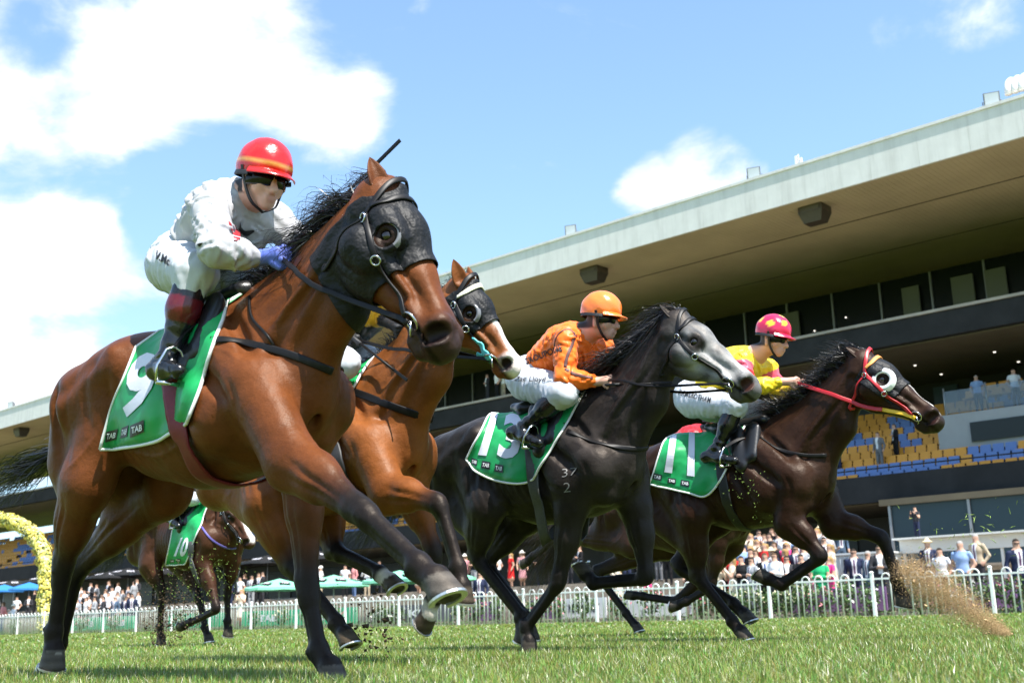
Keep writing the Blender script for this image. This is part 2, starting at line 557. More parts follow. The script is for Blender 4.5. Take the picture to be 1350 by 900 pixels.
def build_horse_field(H, h):
    lo = np.array([-1.75, -.48, -.02]); hi = np.array([1.75, .48, 2.15])
    pts = np.array([q for L in H['legs'].values() for q in L] + [H['poll'], H['muz']])
    lo = np.minimum(lo, pts.min(0) - .2); hi = np.maximum(hi, pts.max(0) + .22)
    lo[0] = min(-1.5, pts[:, 0].min() - .2); hi[0] = pts[:, 0].max() + .25; hi[2] = max(1.75, pts[:, 2].max() + .25)
    lo[2] = -.03
    S = SDF(lo, hi, h)
    dz = H.get('dz', 0.0)
    cr = H.get('croup', 0.0)
    def T(x, y, z):
        # torso points: lowered / pitched round the withers
        return (x, y, z + dz + (cr * min(0, x) / -.85 if x < 0 else 0))
    # ribcage and belly
    S.cone(T(.16, 0, 1.16), T(-.22, 0, 1.16), .315, .335, .05, .74)
    S.cone(T(-.22, 0, 1.16), T(-.62, 0, 1.23), .335, .29, .05, .80)
    S.cone(T(-.05, 0, 1.10), T(-.5, 0, 1.13), .27, .24, .06, .95)
    # withers and back
    S.cone(T(.12, 0, 1.46), T(-.14, 0, 1.475), .12, .105, .10, .5)
    S.cone(T(-.14, 0, 1.46), T(-.62, 0, 1.42), .11, .11, .10, 1.0)
    # croup and quarters
    S.cone(T(-.66, 0, 1.33), T(-.95, 0, 1.28), .23, .21, .06, .95)
    S.cone(T(-.95, 0, 1.30), T(-1.16, 0, 1.28), .16, .09, .06, .8)
    for s in (-1, 1):
        S.cone(T(-.66, s * .12, 1.35), T(-.92, s * .14, 1.28), .165, .19, .09)
        S.cone(T(-.60, s * .20, 1.39), T(-.68, s * .18, 1.35), .05, .09, .12)
        S.cone(T(-.98, s * .13, 1.25), T(-1.08, s * .12, 1.04), .165, .14, .09)
    # chest
    S.cone(T(.16, 0, 1.12), T(.33, 0, 1.12), .268, .205, .06, .76)
    for s in (-1, 1):
        S.cone(T(.37, s * .085, 1.12), T(.33, s * .095, .97), .105, .095, .03)
        # shoulder blade, point of shoulder, triceps
        S.cone(T(.02, s * .12, 1.41), T(.28, s * .155, 1.14), .10, .115, .11)
        S.cone(T(-.02, s * .155, 1.26), T(.12, s * .17, 1.02), .10, .12, .10)
        S.cone(T(.30, s * .165, 1.16), T(.36, s * .17, 1.06), .10, .085, .03)
    # neck
    poll, muz = np.array(H['poll']), np.array(H['muz'])
    u = unit(muz - poll)
    wl = unit(np.array(H.get('hw', YV)) - u * (u @ np.array(H.get('hw', YV))))
    v = -np.cross(u, wl)
    L = np.linalg.norm(muz - poll) / .64
    n0 = np.array(T(.10, 0, 1.30)); n1 = np.array(T(.27, 0, 1.36)); 
    n3 = poll + u * .03 * L + v * .065 * L - 0.03 * unit(poll - n1)
    n2 = n1 * .48 + n3 * .52 + np.array([0.015, 0, -.03])
    n25 = n2 * .5 + n3 * .5 + np.array([0.0, 0, -.005])
    S.chain([n0, n1, n2, n25, n3], [.262, .232, .165, .143, .113], .07, [.62, .56, .50, .50])
    # crest, windpipe
    S.cone(n1 + np.array([-.16, 0, .17]), n2 + np.array([-.08, 0, .135]), .06, .05, .09, .6)
    S.cone(n2 + np.array([-.08, 0, .135]), poll + u * .0 - .02 * v, .05, .05, .08, .7)
    S.cone(n2 + np.array([.10, 0, -.12]), n3 + v * .07 * L, .055, .05, .06, .9)
    S.cone(T(.42, 0, 1.16), n2 + np.array([.10, 0, -.12]), .09, .06, .10, .9)
    for s in (-1, 1):
        S.cone(n1 + wl * s * .085 + np.array([.1, 0, -.06]), n3 + wl * s * .05 + v * .02, .085, .05, .04)
    # head
    hs = H.get('hs', 1.12)
    def hd(a, b, c=0.0):
        return poll + (u * a + (v * b + wl * c) * hs) * L
    def hc(a, b, ra, rb=None, k=.03, ys=1.0):
        S.cone(a, b, ra * L * hs, None if rb is None else rb * L * hs, k * L, ys, wl)
    hc(hd(.01, .03), hd(.17, .045), .078, .092, .04, .95)
    hc(hd(.17, .045), hd(.33, .05), .090, .064, .04, .76)
    hc(hd(.33, .05), hd(.53, .062), .062, .048, .04, .76)
    hc(hd(.15, .125), hd(.22, .12), .105, .10, .04, .58)
    hc(hd(.22, .13), hd(.34, .115), .085, .055, .05, .62)
    hc(hd(.32, .122), hd(.52, .105), .038, .030, .035, .95)
    hc(hd(.52, .072), hd(.585, .078), .060, .054, .04, .98)
    hc(hd(.535, .130), hd(.572, .134), .034, .028, .014, 1.1)
    hc(hd(.60, .075), hd(.605, .10), .034, .028, .03, 1.25)
    for s in (-1, 1):
        hc(hd(.13, .035, s * .07), hd(.20, .04, s * .078), .034, .036, .03)
        hc(hd(.215, .045, s * .082), hd(.225, .05, s * .084), .026, .024, .015)
        hc(hd(.25, .088, s * .070), hd(.41, .080, s * .050), .018, .011, .016)
        hc(hd(.14, .02, s * .078), hd(.235, .018, s * .078), .020, .014, .02)
        hc(hd(.20, .075, s * .083), hd(.25, .07, s * .078), .014, .012, .015)
        hc(hd(.44, .095, s * .045), hd(.54, .10, s * .05), .020, .016, .02)
        hc(hd(.17, .13, s * .06), hd(.22, .12, s * .058), .06, .055, .03, 1.0)
        # nasal bone edge, flared nostril with its opening
        hc(hd(.36, .028, s * .03), hd(.50, .035, s * .028), .022, .018, .03)
        hc(hd(.552, .048, s * .044), hd(.588, .088, s * .046), .040, .032, .02)
        hc(hd(.40, .125, s * .02), hd(.24, .14, s * .03), .022, .028, .03)
    for s in (-1, 1):
        S.cone(hd(.588, .046, s * .070), hd(.576, .084, s * .074), .027 * L, .030 * L, .012, sub=True)
        S.cone(hd(.606, .104, s * .035), hd(.49, .108, s * .066), .006, .006, .012, sub=True)
        S.cone(hd(.205, .045, s * .112), hd(.21, .046, s * .098), .018, .018, .012, sub=True)
    # grooves between the muscles
    def groove(a, b, r, k=.05):
        S.cone(a, b, r, r * .7, k, sub=True)
    for s in (-1, 1):
        groove(T(.10, s * .155, 1.46), T(.40, s * .215, 1.20), .022, .05)
        groove(T(-.13, s * .275, 1.32), T(.0, s * .275, .98), .022, .06)
        groove(T(.06, s * .262, 1.24), T(.28, s * .262, 1.08), .018, .05)
        groove(T(-.62, s * .335, 1.22), T(-.66, s * .315, 1.10), .07, .10)
        groove(T(-.98, s * .325, 1.32), T(-1.0, s * .262, .98), .022, .06)
        groove(n1 + np.array([.14, s * .155, -.10]), n3 + wl * s * .085 + v * .07, .020, .05)
        groove(T(-.70, s * .32, 1.40), T(-.90, s * .345, 1.30), .02, .05)
    groove(T(.50, 0, 1.14), T(.45, 0, .95), .022, .04)
    # legs
    hoofs = []
    for nm, J in H['legs'].items():
        J = [np.array(q, float) for q in J]
        sd = -1 if nm[0] == 'r' else 1
        if nm[1] == 'f':
            el, kn, fe, ho = J
            sh = np.array(T(.33, sd * .165, 1.12))
            S.cone(sh, el, .12, .105, .05, .85)
            d = unit(kn - el)
            q = unit(np.cross(d, YV))
            m = el * .62 + kn * .38
            S.chain([el, m + q * .012, kn - d * .05], [.098, .078, .046], .04, .82)
            S.cone(el + q * .03, el * .5 + kn * .5 + q * .03, .07, .048, .03, .9)
            S.cone(el - q * .035, el * .55 + kn * .45 - q * .03, .07, .045, .03, .8)
            S.cone(kn - d * .045, kn + unit(fe - kn) * .035, .046, .043, .03, .95)
            S.cone(kn + q * .018 - d * .01, kn + q * .016 + unit(fe - kn) * .02, .03, .03, .02, 1.1)
        else:
            hip, st, kn, fe, ho = J
            S.cone(np.array(T(-.74, sd * .14, 1.28)), st, .185, .135, .06, .72)
            S.cone(np.array(T(-1.04, sd * .125, 1.12)), st * .40 + kn * .60, .15, .07, .10, .75)
            d = unit(kn - st)
            q = unit(np.cross(d, YV))
            S.chain([st, st * .55 + kn * .45 - q * .01, kn - d * .03], [.135, .095, .052], .06, .72)
            S.cone(st * .55 + kn * .45 - q * .055, kn - q * .05 + d * .0, .045, .026, .05, .7)
            # hock
            S.cone(kn - d * .04, kn + unit(fe - kn) * .05, .052, .044, .03, .85)
            S.cone(kn - q * .055 - d * .02, kn - q * .03 + unit(fe - kn) * .08, .026, .026, .03, .85)
        c = unit(fe - kn)
        qq = unit(np.cross(c, YV))
        r0 = .030 if nm[1] == 'f' else .034
        S.cone(kn + qq * .008, fe - c * .02 + qq * .006, r0 + .004, r0, .02, .95)
        S.cone(kn - qq * .022 + c * .03, fe - qq * .022 - c * .02, .020, .020, .02, .8)
        S.cone(fe, fe - qq * .022, .040, .030, .02, .95)
        p = unit(ho - fe)
        ang = H.get('hoof_ang', {}).get(nm, 26.0)
        sole, toe = hoof_axes(p, ang)
        cor = fe + p * max(.085, np.linalg.norm(ho - fe) - .045)
        low = (cor + sole * .074)[2]
        if low < .0: cor = cor - np.array([0, 0, low])
        S.cone(fe, cor, .034, .038, .025, .95)
        S.cone(fe - qq * .02, cor - toe * .03, .024, .028, .02, 1.1)
        base = cor + sole * .085 + toe * .020
        S.cone(cor - sole * .002, base, .046, .060, .008, plane=(cor + sole * .072, sole))
        # frog hollow
        S.cone(cor + sole * .083 - toe * .0, cor + sole * .083 - toe * .05, .030, .022, .006, sub=True)
        hoofs.append((nm, cor, sole, toe))
    H['hoofs'] = hoofs
    H['head'] = (poll, u, v, wl, L)
    H['neck'] = (n0, n1, n2, n3)
    return S

def vert_normals(V, Q):
    n = np.cross(V[Q[:, 2]] - V[Q[:, 0]], V[Q[:, 3]] - V[Q[:, 1]])
    N = np.zeros_like(V)
    for k in range(4):
        np.add.at(N, Q[:, k], n)
    return N / (np.linalg.norm(N, axis=1)[:, None] + 1e-12)
def sculpt(H, V, Q):
    """muscle edges, ribs, veins, tendons and the bony lines of the head, pressed into the surface"""
    N = vert_normals(V, Q)
    bv = make_bvh(V, Q)
    D = np.zeros(len(V))
    dz = H.get('dz', 0); cr = H.get('croup', 0)
    def stroke(pts, amp, w, dens=5, taper=True):
        if len(pts) < 2: return
        P = catmull(pts, dens)
        lo, hi = P.min(0) - 2.6 * w, P.max(0) + 2.6 * w
        k = np.where(((V > lo) & (V < hi)).all(1))[0]
        if not len(k): return
        best = np.full(len(k), 9.0); tt = np.zeros(len(k))
        for i in range(len(P) - 1):
            d, t = seg_dist(V[k], P[i], P[i + 1])
            m = d < best
            best = np.where(m, d, best); tt = np.where(m, (i + t) / (len(P) - 1), tt)
        e = np.sin(np.pi * np.clip(tt, .02, .98)) ** .5 if taper else 1.0
        D[k] += amp * np.exp(-(best / w) ** 2) * e
    def side(pts, s):
        out = []
        for x, z in pts:
            zz = z + dz + (cr * min(0, x) / -.85)
            h = bv.ray_cast(Vector((x, s * .75, zz)), Vector((0, -s, 0)), .8)
            if h[0] is not None: out.append(np.array(h[0]))
        return out
    n0, n1, n2, n3 = H['neck']
    poll, u, v, wl, L = H['head']; hs = H.get('hs', 1.12)
    for s in (-1, 1):
        for pts, a, w in (([(.03, 1.46), (.12, 1.34), (.24, 1.21)], .007, .022), ([(.12, 1.48), (.24, 1.36), (.37, 1.20)], -.010, .022),
                          ([(-.10, 1.40), (-.09, 1.24), (-.03, 1.06), (.03, .94)], -.013, .026), ([(.02, 1.27), (.14, 1.15), (.27, 1.07)], -.009, .018),
                          ([(-.05, 1.12), (.05, 1.02), (.16, .97)], -.006, .016), ([(.02, 1.38), (.10, 1.24), (.10, 1.10)], -.005, .014),
                          ([(-.61, 1.27), (-.59, 1.10), (-.65, .98)], -.014, .030), ([(.02, .96), (-.3, .94), (-.58, 1.02)], .006, .010),
                          ([(-.64, 1.44), (-.74, 1.28), (-.72, 1.08)], -.008, .024), ([(-.92, 1.44), (-1.0, 1.22), (-.99, .98)], -.012, .022),
                          ([(-.82, 1.40), (-.88, 1.20), (-.85, 1.0)], -.009, .020), ([(-.55, 1.40), (-.62, 1.46)], .010, .03), ([(-1.08, 1.36), (-1.06, 1.15)], -.006, .018),
                          ([(.30, 1.16), (.35, 1.05), (.30, .95)], -.007, .016), ([(.15, 1.30), (.28, 1.25), (.38, 1.15)], .004, .008), ([(-.68, 1.10), (-.80, .98), (-.95, .92)], .005, .009)):
            stroke(side(pts, s), a, w)
        for i in range(8):
            x = -.14 - i * .058
            stroke(side([(x, 1.36), (x - .05, 1.2), (x - .04, 1.03), (x + .01, .93)], s), .0045, .015)
            stroke(side([(x - .029, 1.36), (x - .079, 1.2), (x - .069, 1.03), (x - .02, .93)], s), -.0035, .014)
        # neck muscles
        def onneck(t, o):
            c = n1 * (1 - t) + n3 * t
            ax = unit(n3 - n1); up = unit(np.cross(np.cross(ax, YV), ax) * 0 + np.array([-ax[2], 0, ax[0]]))
            q = c + up * o
            h = bv.ray_cast(Vector(q + YV * s * .5), Vector((0, -s, 0)), .7)
            return None if h[0] is None else np.array(h[0])
        for o0, o1, a, w in ((-.12, -.06, -.011, .018), (-.03, -.01, -.007, .016), (.07, .035, -.006, .018), (-.085, -.045, .005, .008)):
            pts = [onneck(t, o0 * (1 - t) + o1 * t) for t in (.12, .35, .6, .85)]
            stroke([p for p in pts if p is not None], a, w)
        # head
        def hp3(a, b, c=.16):
            q = poll + (u * a + (v * b + wl * s * c) * hs) * L
            h = bv.ray_cast(Vector(q), Vector(-wl * s), .3)
            return None if h[0] is None else np.array(h[0])
        for pts, a, w in (([(.235, .088), (.32, .085), (.42, .078)], .008, .011), ([(.25, .112), (.34, .105), (.43, .098)], -.007, .012), ([(.27, .058), (.38, .056), (.50, .052)], -.006, .012),
                          ([(.30, .02), (.36, .06), (.39, .10), (.37, .135)], .004, .006), ([(.33, .035), (.40, .07), (.43, .11)], .003, .005), ([(.11, .20), (.19, .205), (.28, .155)], .006, .012), ([(.10, .10), (.15, .06), (.19, .075)], -.005, .012),
                          ([(.155, .03), (.19, .005), (.235, .012), (.265, .045)], .009, .010), ([(.16, .06), (.20, .078), (.245, .072), (.265, .05)], .007, .008), ([(.13, -.01), (.17, -.02), (.22, -.012)], -.007, .012),
                          ([(.475, .112), (.52, .108), (.56, .107), (.61, .106)], -.015, .009), ([(.55, .02), (.60, .035), (.615, .07), (.595, .10)], .006, .009), ([(.44, .10), (.47, .12), (.46, .14)], -.004, .008)):
            q = [hp3(*p) for p in pts]
            stroke([p for p in q if p is not None], a, w)
    for nm, cor, sole, toe in H['hoofs']:
        J = [np.array(q, float) for q in H['legs'][nm]]
        s = -1 if nm[0] == 'r' else 1
        up_, kn, fe = J[-4], J[-3], J[-2]
        def onleg(a, b, t, o):
            c = a * (1 - t) + b * t; q = unit(np.cross(unit(b - a), YV)); p = c + q * o
            out = []
            for sd in (-1, 1):
                h = bv.ray_cast(Vector(p + YV * sd * .25), Vector((0, -sd, 0)), .3)
                out.append(None if h[0] is None else np.array(h[0]))
            return out
        lines = [((up_, kn), [(.15, .03), (.4, .022), (.7, .012), (.92, .008)], -.008, .013), ((up_, kn), [(.2, -.03), (.5, -.022), (.85, -.012)], -.007, .012), ((up_, kn), [(.3, .0), (.55, .004), (.85, .0)], .004, .006),
                 ((kn, fe), [(.12, -.012), (.5, -.012), (.9, -.010)], -.006, .007), ((kn, fe), [(.02, .0), (.06, .0)], .006, .018), ((kn, fe), [(.95, -.03), (1.0, -.03)], .008, .016)]
        for (a, b), pts, amp, w in lines:
            L2 = [onleg(a, b, t, o) for t, o in pts]
            for k in (0, 1):
                stroke([q[k] for q in L2 if q[k] is not None], amp, w)
    return V + N * D[:, None]

def coat_colors(V, H):
    base = np.array(H['coat']); n = len(V)
    C = np.tile(base, (n, 1))
    poll, u, v, wl, L = H['head']
    # tone: darker legs, softer belly, mottled
    mo = vnoise(V, 9.0, 3) * .10 + vnoise(V, 26.0, 4) * .05
    C *= (1 + mo)[:, None]
    pt = np.array(H.get('points', (.012, .009, .008)))
    best = np.full(n, 9.0); wt = np.zeros(n); sock = np.zeros(n); hoof = np.zeros(n)
    for (nm, cor, sole, toe) in H['hoofs']:
        J = [np.array(q, float) for q in H['legs'][nm]]
        up, kn, fe, ho = J[-4], J[-3], J[-2], J[-1]
        segs = [(up, kn, 0), (kn, fe, 1), (fe, cor + sole * .08, 2)]
        for a, b, off in segs:
            d, t = seg_dist(V, a, b)
            k = (d < best) & (d < .19)
            best = np.where(k, d, best)
            tt = off + t
            wt = np.where(k, sstep(tt, H.get('pt0', .45), H.get('pt1', 1.05)), wt)
            sock = np.where(k, sstep(tt, H.get('sock0', 2.0), H.get('sock0', 2.0) + .2) if nm in H.get('socks', ()) else 0, sock)
        dd = (V - cor) @ sole
        rr = np.linalg.norm(V - cor - np.outer(dd, sole), axis=1)
        hoof = np.where((dd > -.004) & (rr < .10) & (dd < .11), 1.0, hoof)
    C = C * (1 - wt[:, None]) + pt * wt[:, None]
    C = C * (1 - sock[:, None]) + np.array([.5, .45, .38]) * sock[:, None]
    hc = np.array(H.get('hoofcol', (.05, .043, .036))) * (1 + .25 * np.sin(V[:, 2] * 160))[:, None]
    C = C * (1 - hoof[:, None]) + hc * hoof[:, None]
    # head
    q = V - poll
    hs = H.get('hs', 1.12)
    a, b, c = (q @ u) / L, (q @ v) / L / hs, (q @ wl) / L / hs
    head = (a > -.02) & (a < .72) & (b > -.16) & (b < .26) & (np.abs(c) < .16)
    if 'headcol' in H:
        w = sstep(a, -.02, .22) * sstep(b, .24, .07) * head
        hcol = np.array(H['headcol'])[None] * (1.0 + .30 * vnoise(V, 30, 8) + .22 * vnoise(V, 75, 9) - 1.1 * sstep(a, .30, .0) * .5)[:, None]
        C = C * (1 - w[:, None]) + hcol * w[:, None]
    mz = np.maximum(sstep(a, .47, .60), sstep(a, .42, .50) * sstep(b, .07, .11)) * head * H.get('muzdark', .85)
    C = C * (1 - mz[:, None]) + np.array([.022, .018, .018]) * mz[:, None]
    lipl = head * sstep(np.abs(b - .107), .012, .004) * sstep(a, .46, .49)
    C = C * (1 - .8 * lipl[:, None])
    if 'blaze' in H:
        x0, x1, wd = H['blaze']
        bl = head * sstep(b, .045, .02) * sstep(np.abs(c + .012 * np.sin(a * 12)), wd + .02, wd) * sstep(a, x0, x0 + .06) * sstep(a, x1 + .05, x1)
        C = C * (1 - bl[:, None]) + np.array([.72, .68, .63]) * bl[:, None]
    if H.get('whitenose'):
        wn = head * sstep(a, .50, .57) * sstep(b, .115, .08)
        C = C * (1 - wn[:, None]) + np.array([.62, .54, .50]) * wn[:, None]
    for s in (-1, 1):
        nd = np.linalg.norm(q / L - (u * .582 + (v * .066 + wl * s * .066) * hs), axis=1)
        k = sstep(nd, .046, .034) * head
        C = C * (1 - k[:, None]) + np.array(H.get('nostril', (.012, .006, .006))) * k[:, None]
    for s in (-1, 1):
        nd = np.linalg.norm(q / L - (u * .212 + (v * .046 + wl * s * .085) * hs), axis=1)
        k = sstep(nd, .075, .040) * head * .93
        C = C * (1 - k[:, None]) + np.array([.010, .007, .006]) * k[:, None]
    if 'dapple' in H:
        w = sstep(V[:, 2], .85, 1.3) * H['dapple'] * (vnoise(V, 30, 5) > -.3)
        C = C * (1 + w[:, None] * .9 * np.clip(vnoise(V, 14, 6) + .4, 0, 2)[:, None])
    return np.clip(C, .002, 1)

def horse_mat(name, rough, spec):
    m = bpy.data.materials.new(name); m.use_nodes = True
    t = NT(m.node_tree); b = t.n['Principled BSDF']
    g = t.node('ShaderNodeTexCoord').outputs['Object']
    a = t.node('ShaderNodeAttribute', attribute_name='Col').outputs['Color']
    mp = t.node('ShaderNodeMapping'); mp.inputs['Scale'].default_value = (1.0, 1.0, 3.2)
    t.put(mp.inputs['Vector'], g)
    n1 = t.noise(g, 7.0, 5, .6); n2 = t.noise(mp.outputs[0], 120.0, 3, .7); n3 = t.noise(g, 17.0, 3, .5)
    k = t.ramp(n1, .3, .7, .74, 1.24, False); k2 = t.ramp(n2, .3, .7, .82, 1.16, False)
    kk = t.math('MULTIPLY', k, k2)
    cc = t.node('ShaderNodeCombineXYZ')
    for q in range(3): t.put(cc.inputs[q], kk)
    t.put(b.inputs['Base Color'], t.mix(1.0, a, cc.outputs[0], 'MULTIPLY'))
    t.put(b.inputs['Roughness'], t.ramp(n1, .3, .7, rough - .07, rough + .12, False))
    b.inputs['Specular IOR Level'].default_value = spec
    b.inputs['Specular Tint'].default_value = (1.0, .86, .74, 1)
    h = t.math('ADD', t.math('MULTIPLY', n3, .006), t.math('MULTIPLY', n2, .0009))
    bn = t.node('ShaderNodeBump'); bn.inputs['Strength'].default_value = 1.0; bn.inputs['Distance'].default_value = 1.0
    t.put(bn.inputs['Height'], h); t.put(b.inputs['Normal'], bn.outputs[0])
    return m

EYE_M = mat('horse eye', (.008, .005, .004), .06, spec=.8)
SHOE_M = mat('horseshoe aluminium', (.62, .62, .60), .35, .9)
MANE_M = mat('black hair', (.010, .008, .008), .38, spec=.5)
BROWNHAIR_M = mat('dark brown hair', (.03, .016, .010), .4, spec=.5)

def make_ear(H, s):
    poll, u, v, wl, L = H['head']
    up = unit(np.array(H.get('eardir', -u * .75 - v * .35)) + wl * s * .18)
    ax = unit(wl * s - up * (up @ wl) * s)                 # outward
    fw = np.cross(up, ax); fw = fw if fw @ u > -.2 else -fw
    b0 = poll + u * .018 + v * .0 + wl * s * .052
    ln = .165
    ts = np.linspace(0, 1, 13)
    wd = np.interp(ts, [0, .12, .35, .6, .8, .93, 1], [.026, .033, .040, .034, .022, .010, .001])
    V = []; F_ = []
    n = 14
    op = unit(ax * .8 + fw * .6)                            # direction of the opening
    sd = np.cross(up, op)
    for t, w in zip(ts, wd):
        c = b0 + up * (ln * t - .02) + op * (.012 * math.sin(t * 3.0))
        for k in range(n):
            a = 2 * math.pi * k / n
            x, y = math.cos(a), math.sin(a)
            inner = max(0.0, x) ** 1.5 * sstep(t, .12, .3) * .92
            V.append(c + sd * (w * y) + op * (w * .75 * x * (1 - inner) - .35 * w * inner))
    for i in range(12):
        for k in range(n):
            k2 = (k + 1) % n
            F_.append((i * n + k, i * n + k2, (i + 1) * n + k2, (i + 1) * n + k))
    me = mesh_np('ear', np.array(V), np.array(F_), H['mat'])
    set_colors(me, np.array(H.get('earcol', H['coat'])) * .8)
    obj('ear', me, H['root'])

def make_horse(name, label, H, h, fr):
    root = fr.empty(name, label, 'horse', 'racehorses galloping past the grandstand')
    S = build_horse_field(H, h)
    V, Q = S.mesh()
    V = relax(V, Q, 1, .3)
    V = sculpt(H, V, Q)
    me = mesh_np('horse_body', V, Q, H['mat'])
    set_colors(me, coat_colors(V, H))
    obj('body', me, root)
    H['V'], H['Q'] = V, Q
    H['bvh'] = make_bvh(V, Q)
    H['root'] = root; H['fr'] = fr
    poll, u, v, wl, L = H['head']
    for s in (-1, 1):
        b = bmesh.new()
        bmesh.ops.create_uvsphere(b, u_segments=16, v_segments=10, radius=.023 * L)
        me = bpy.data.meshes.new('eye'); b.to_mesh(me); b.free()
        me.polygons.foreach_set('use_smooth', np.ones(len(me.polygons), bool))
        me.materials.append(EYE_M)
        e = obj('eye', me, root)
        e.location = Vector(poll + (u * .207 + (v * .046 + wl * s * .089) * H.get('hs', 1.12)) * L)
    for s in H.get('ears', (-1, 1)):
        make_ear(H, s)
    if H.get('shoes', True):
        for nm, cor, sole, toe in H['hoofs']:
            mb = MB()
            c = cor + sole * .074 + toe * .016
            lat = np.cross(sole, toe)
            pts = [c + (toe * math.cos(w) * .055 + lat * math.sin(w) * .050) for w in np.linspace(-2.45, 2.45, 19)]
            mb.strap(pts, [sole] * 19, .020, .005)
            obj('horseshoe', mb.mesh('horseshoe', SHOE_M), root)
    return root

def hair_mesh(name, roots, dirs, lens, m, wid=.006, curl=.05, drop=.0, seg=6, seed=1, wind=(0, 0, 0)):
    """many thin tapering locks"""
    r = np.random.default_rng(seed)
    n = len(roots)
    R = np.asarray(roots, float); Dr = np.asarray(dirs, float); Ln = np.asarray(lens, float)
    t = np.linspace(0, 1, seg + 1)
    ph = r.uniform(0, 6.28, (n, 3)); fr_ = r.uniform(1.5, 4.5, (n, 1))
    wv = np.array(wind, float)
    P = R[:, None, :] + Dr[:, None, :] * (Ln[:, None] * t)[:, :, None]
    P += wv[None, None, :] * (Ln[:, None] * t ** 2)[:, :, None]
    P[:, :, 2] -= drop * (Ln[:, None] * t ** 2)
    P += curl * Ln[:, None, None] * (t ** 1.3)[None, :, None] * np.sin(fr_[:, :, None] * t[None, :, None] * 2.2 + ph[:, None, :])
    T = np.gradient(P, axis=1)
    T /= np.linalg.norm(T, axis=2, keepdims=True) + 1e-9
    sd = np.cross(T, r.normal(size=(n, 1, 3)))
    sd /= np.linalg.norm(sd, axis=2, keepdims=True) + 1e-9
    w = wid * (1 - .85 * t ** 1.5)[None, :, None] * r.uniform(.6, 1.3, (n, 1, 1))
    A, B = P - sd * w, P + sd * w
    V = np.stack([A, B], 2).reshape(-1, 3)
    k = (seg + 1) * 2
    base = (np.arange(n) * k)[:, None] + (np.arange(seg) * 2)[None]
    F_ = np.stack([base, base + 1, base + 3, base + 2], 2).reshape(-1, 4)
    return mesh_np(name, V, F_, m)

def add_mane(H, m=MANE_M, n=1500, length=.22, wind=(-.5, 0, .25), seed=3, side=1, lift=.5):
    poll, u, v, wl, L = H['head']
    n0, n1, n2, n3 = H['neck']
    r = np.random.default_rng(seed)
    line = catmull([n1 + np.array([-.20, 0, .19]), n2 * .45 + n1 * .55 + np.array([-.13, 0, .19]), n2 + np.array([-.085, 0, .165]), n2 * .4 + n3 * .6 + np.array([-.07, 0, .115]), poll - .02 * v - .02 * u], 12)
    t = r.uniform(0, 1, n) ** .85 * (len(line) - 1.001)
    i = t.astype(int); f = (t - i)[:, None]
    P = line[i] * (1 - f) + line[i + 1] * f
    P += r.normal(size=(n, 3)) * [.012, .012, .006]
    # settle on the crest
    for j in range(n):
        q = H['bvh'].find_nearest(Vector(P[j]), .3)
        if q[0] is not None: P[j] = np.array(q[0]) - .006 * np.array(q[1])
    lock = r.normal(size=(60, 3)) * .30
    li = ((t / len(line)) * 59.9).astype(int)
    D = np.tile(np.array([-.45, side * .35, lift]), (n, 1)) + lock[li] + r.normal(size=(n, 3)) * .13
    D /= np.linalg.norm(D, axis=1)[:, None]
    ln = length * r.uniform(.45, 1.1, n) * r.uniform(.6, 1.3, 60)[li]
    me = hair_mesh('mane', P, D, ln, m, .0021, .17, .5, 10, seed, wind)
    return obj('mane', me, H['root'])

def add_tail(H, m=MANE_M, n=900, length=.75, dirv=(-1, 0, .05), seed=5, drop=.55, start=None):
    r = np.random.default_rng(seed)
    dz = H.get('dz', 0) + H.get('croup', 0) * 1.2
    p0 = np.array([-1.20, 0, 1.30 + dz]) if start is None else np.array(start, float)
    a = r.uniform(0, 6.28, n); q = np.sqrt(r.uniform(0, 1, n)) * .035
    t0 = r.uniform(0, .30, n)
    dirv = unit(dirv)
    P = p0 + np.stack([0 * a, np.cos(a) * q, np.sin(a) * q], 1) + dirv * t0[:, None]
    P[:, 2] -= .25 * t0 ** 2
    D = np.tile(dirv, (n, 1)) + r.normal(size=(n, 3)) * .06
    ln = length * r.uniform(.5, 1.1, n)
    me = hair_mesh('tail', P, D, ln, m, .0024, .085, drop, 10, seed)
    obj('tail', me, H['root'])
    mb = MB()
    mb.tube([p0 - dirv * .1 + np.array([0, 0, -.02]), p0, p0 + dirv * .16, p0 + dirv * .34 + np.array([0, 0, -.03])], [.05, .042, .034, .012], 10)
    obj('tail_dock', mb.mesh('tail_dock', m, True), H['root'])

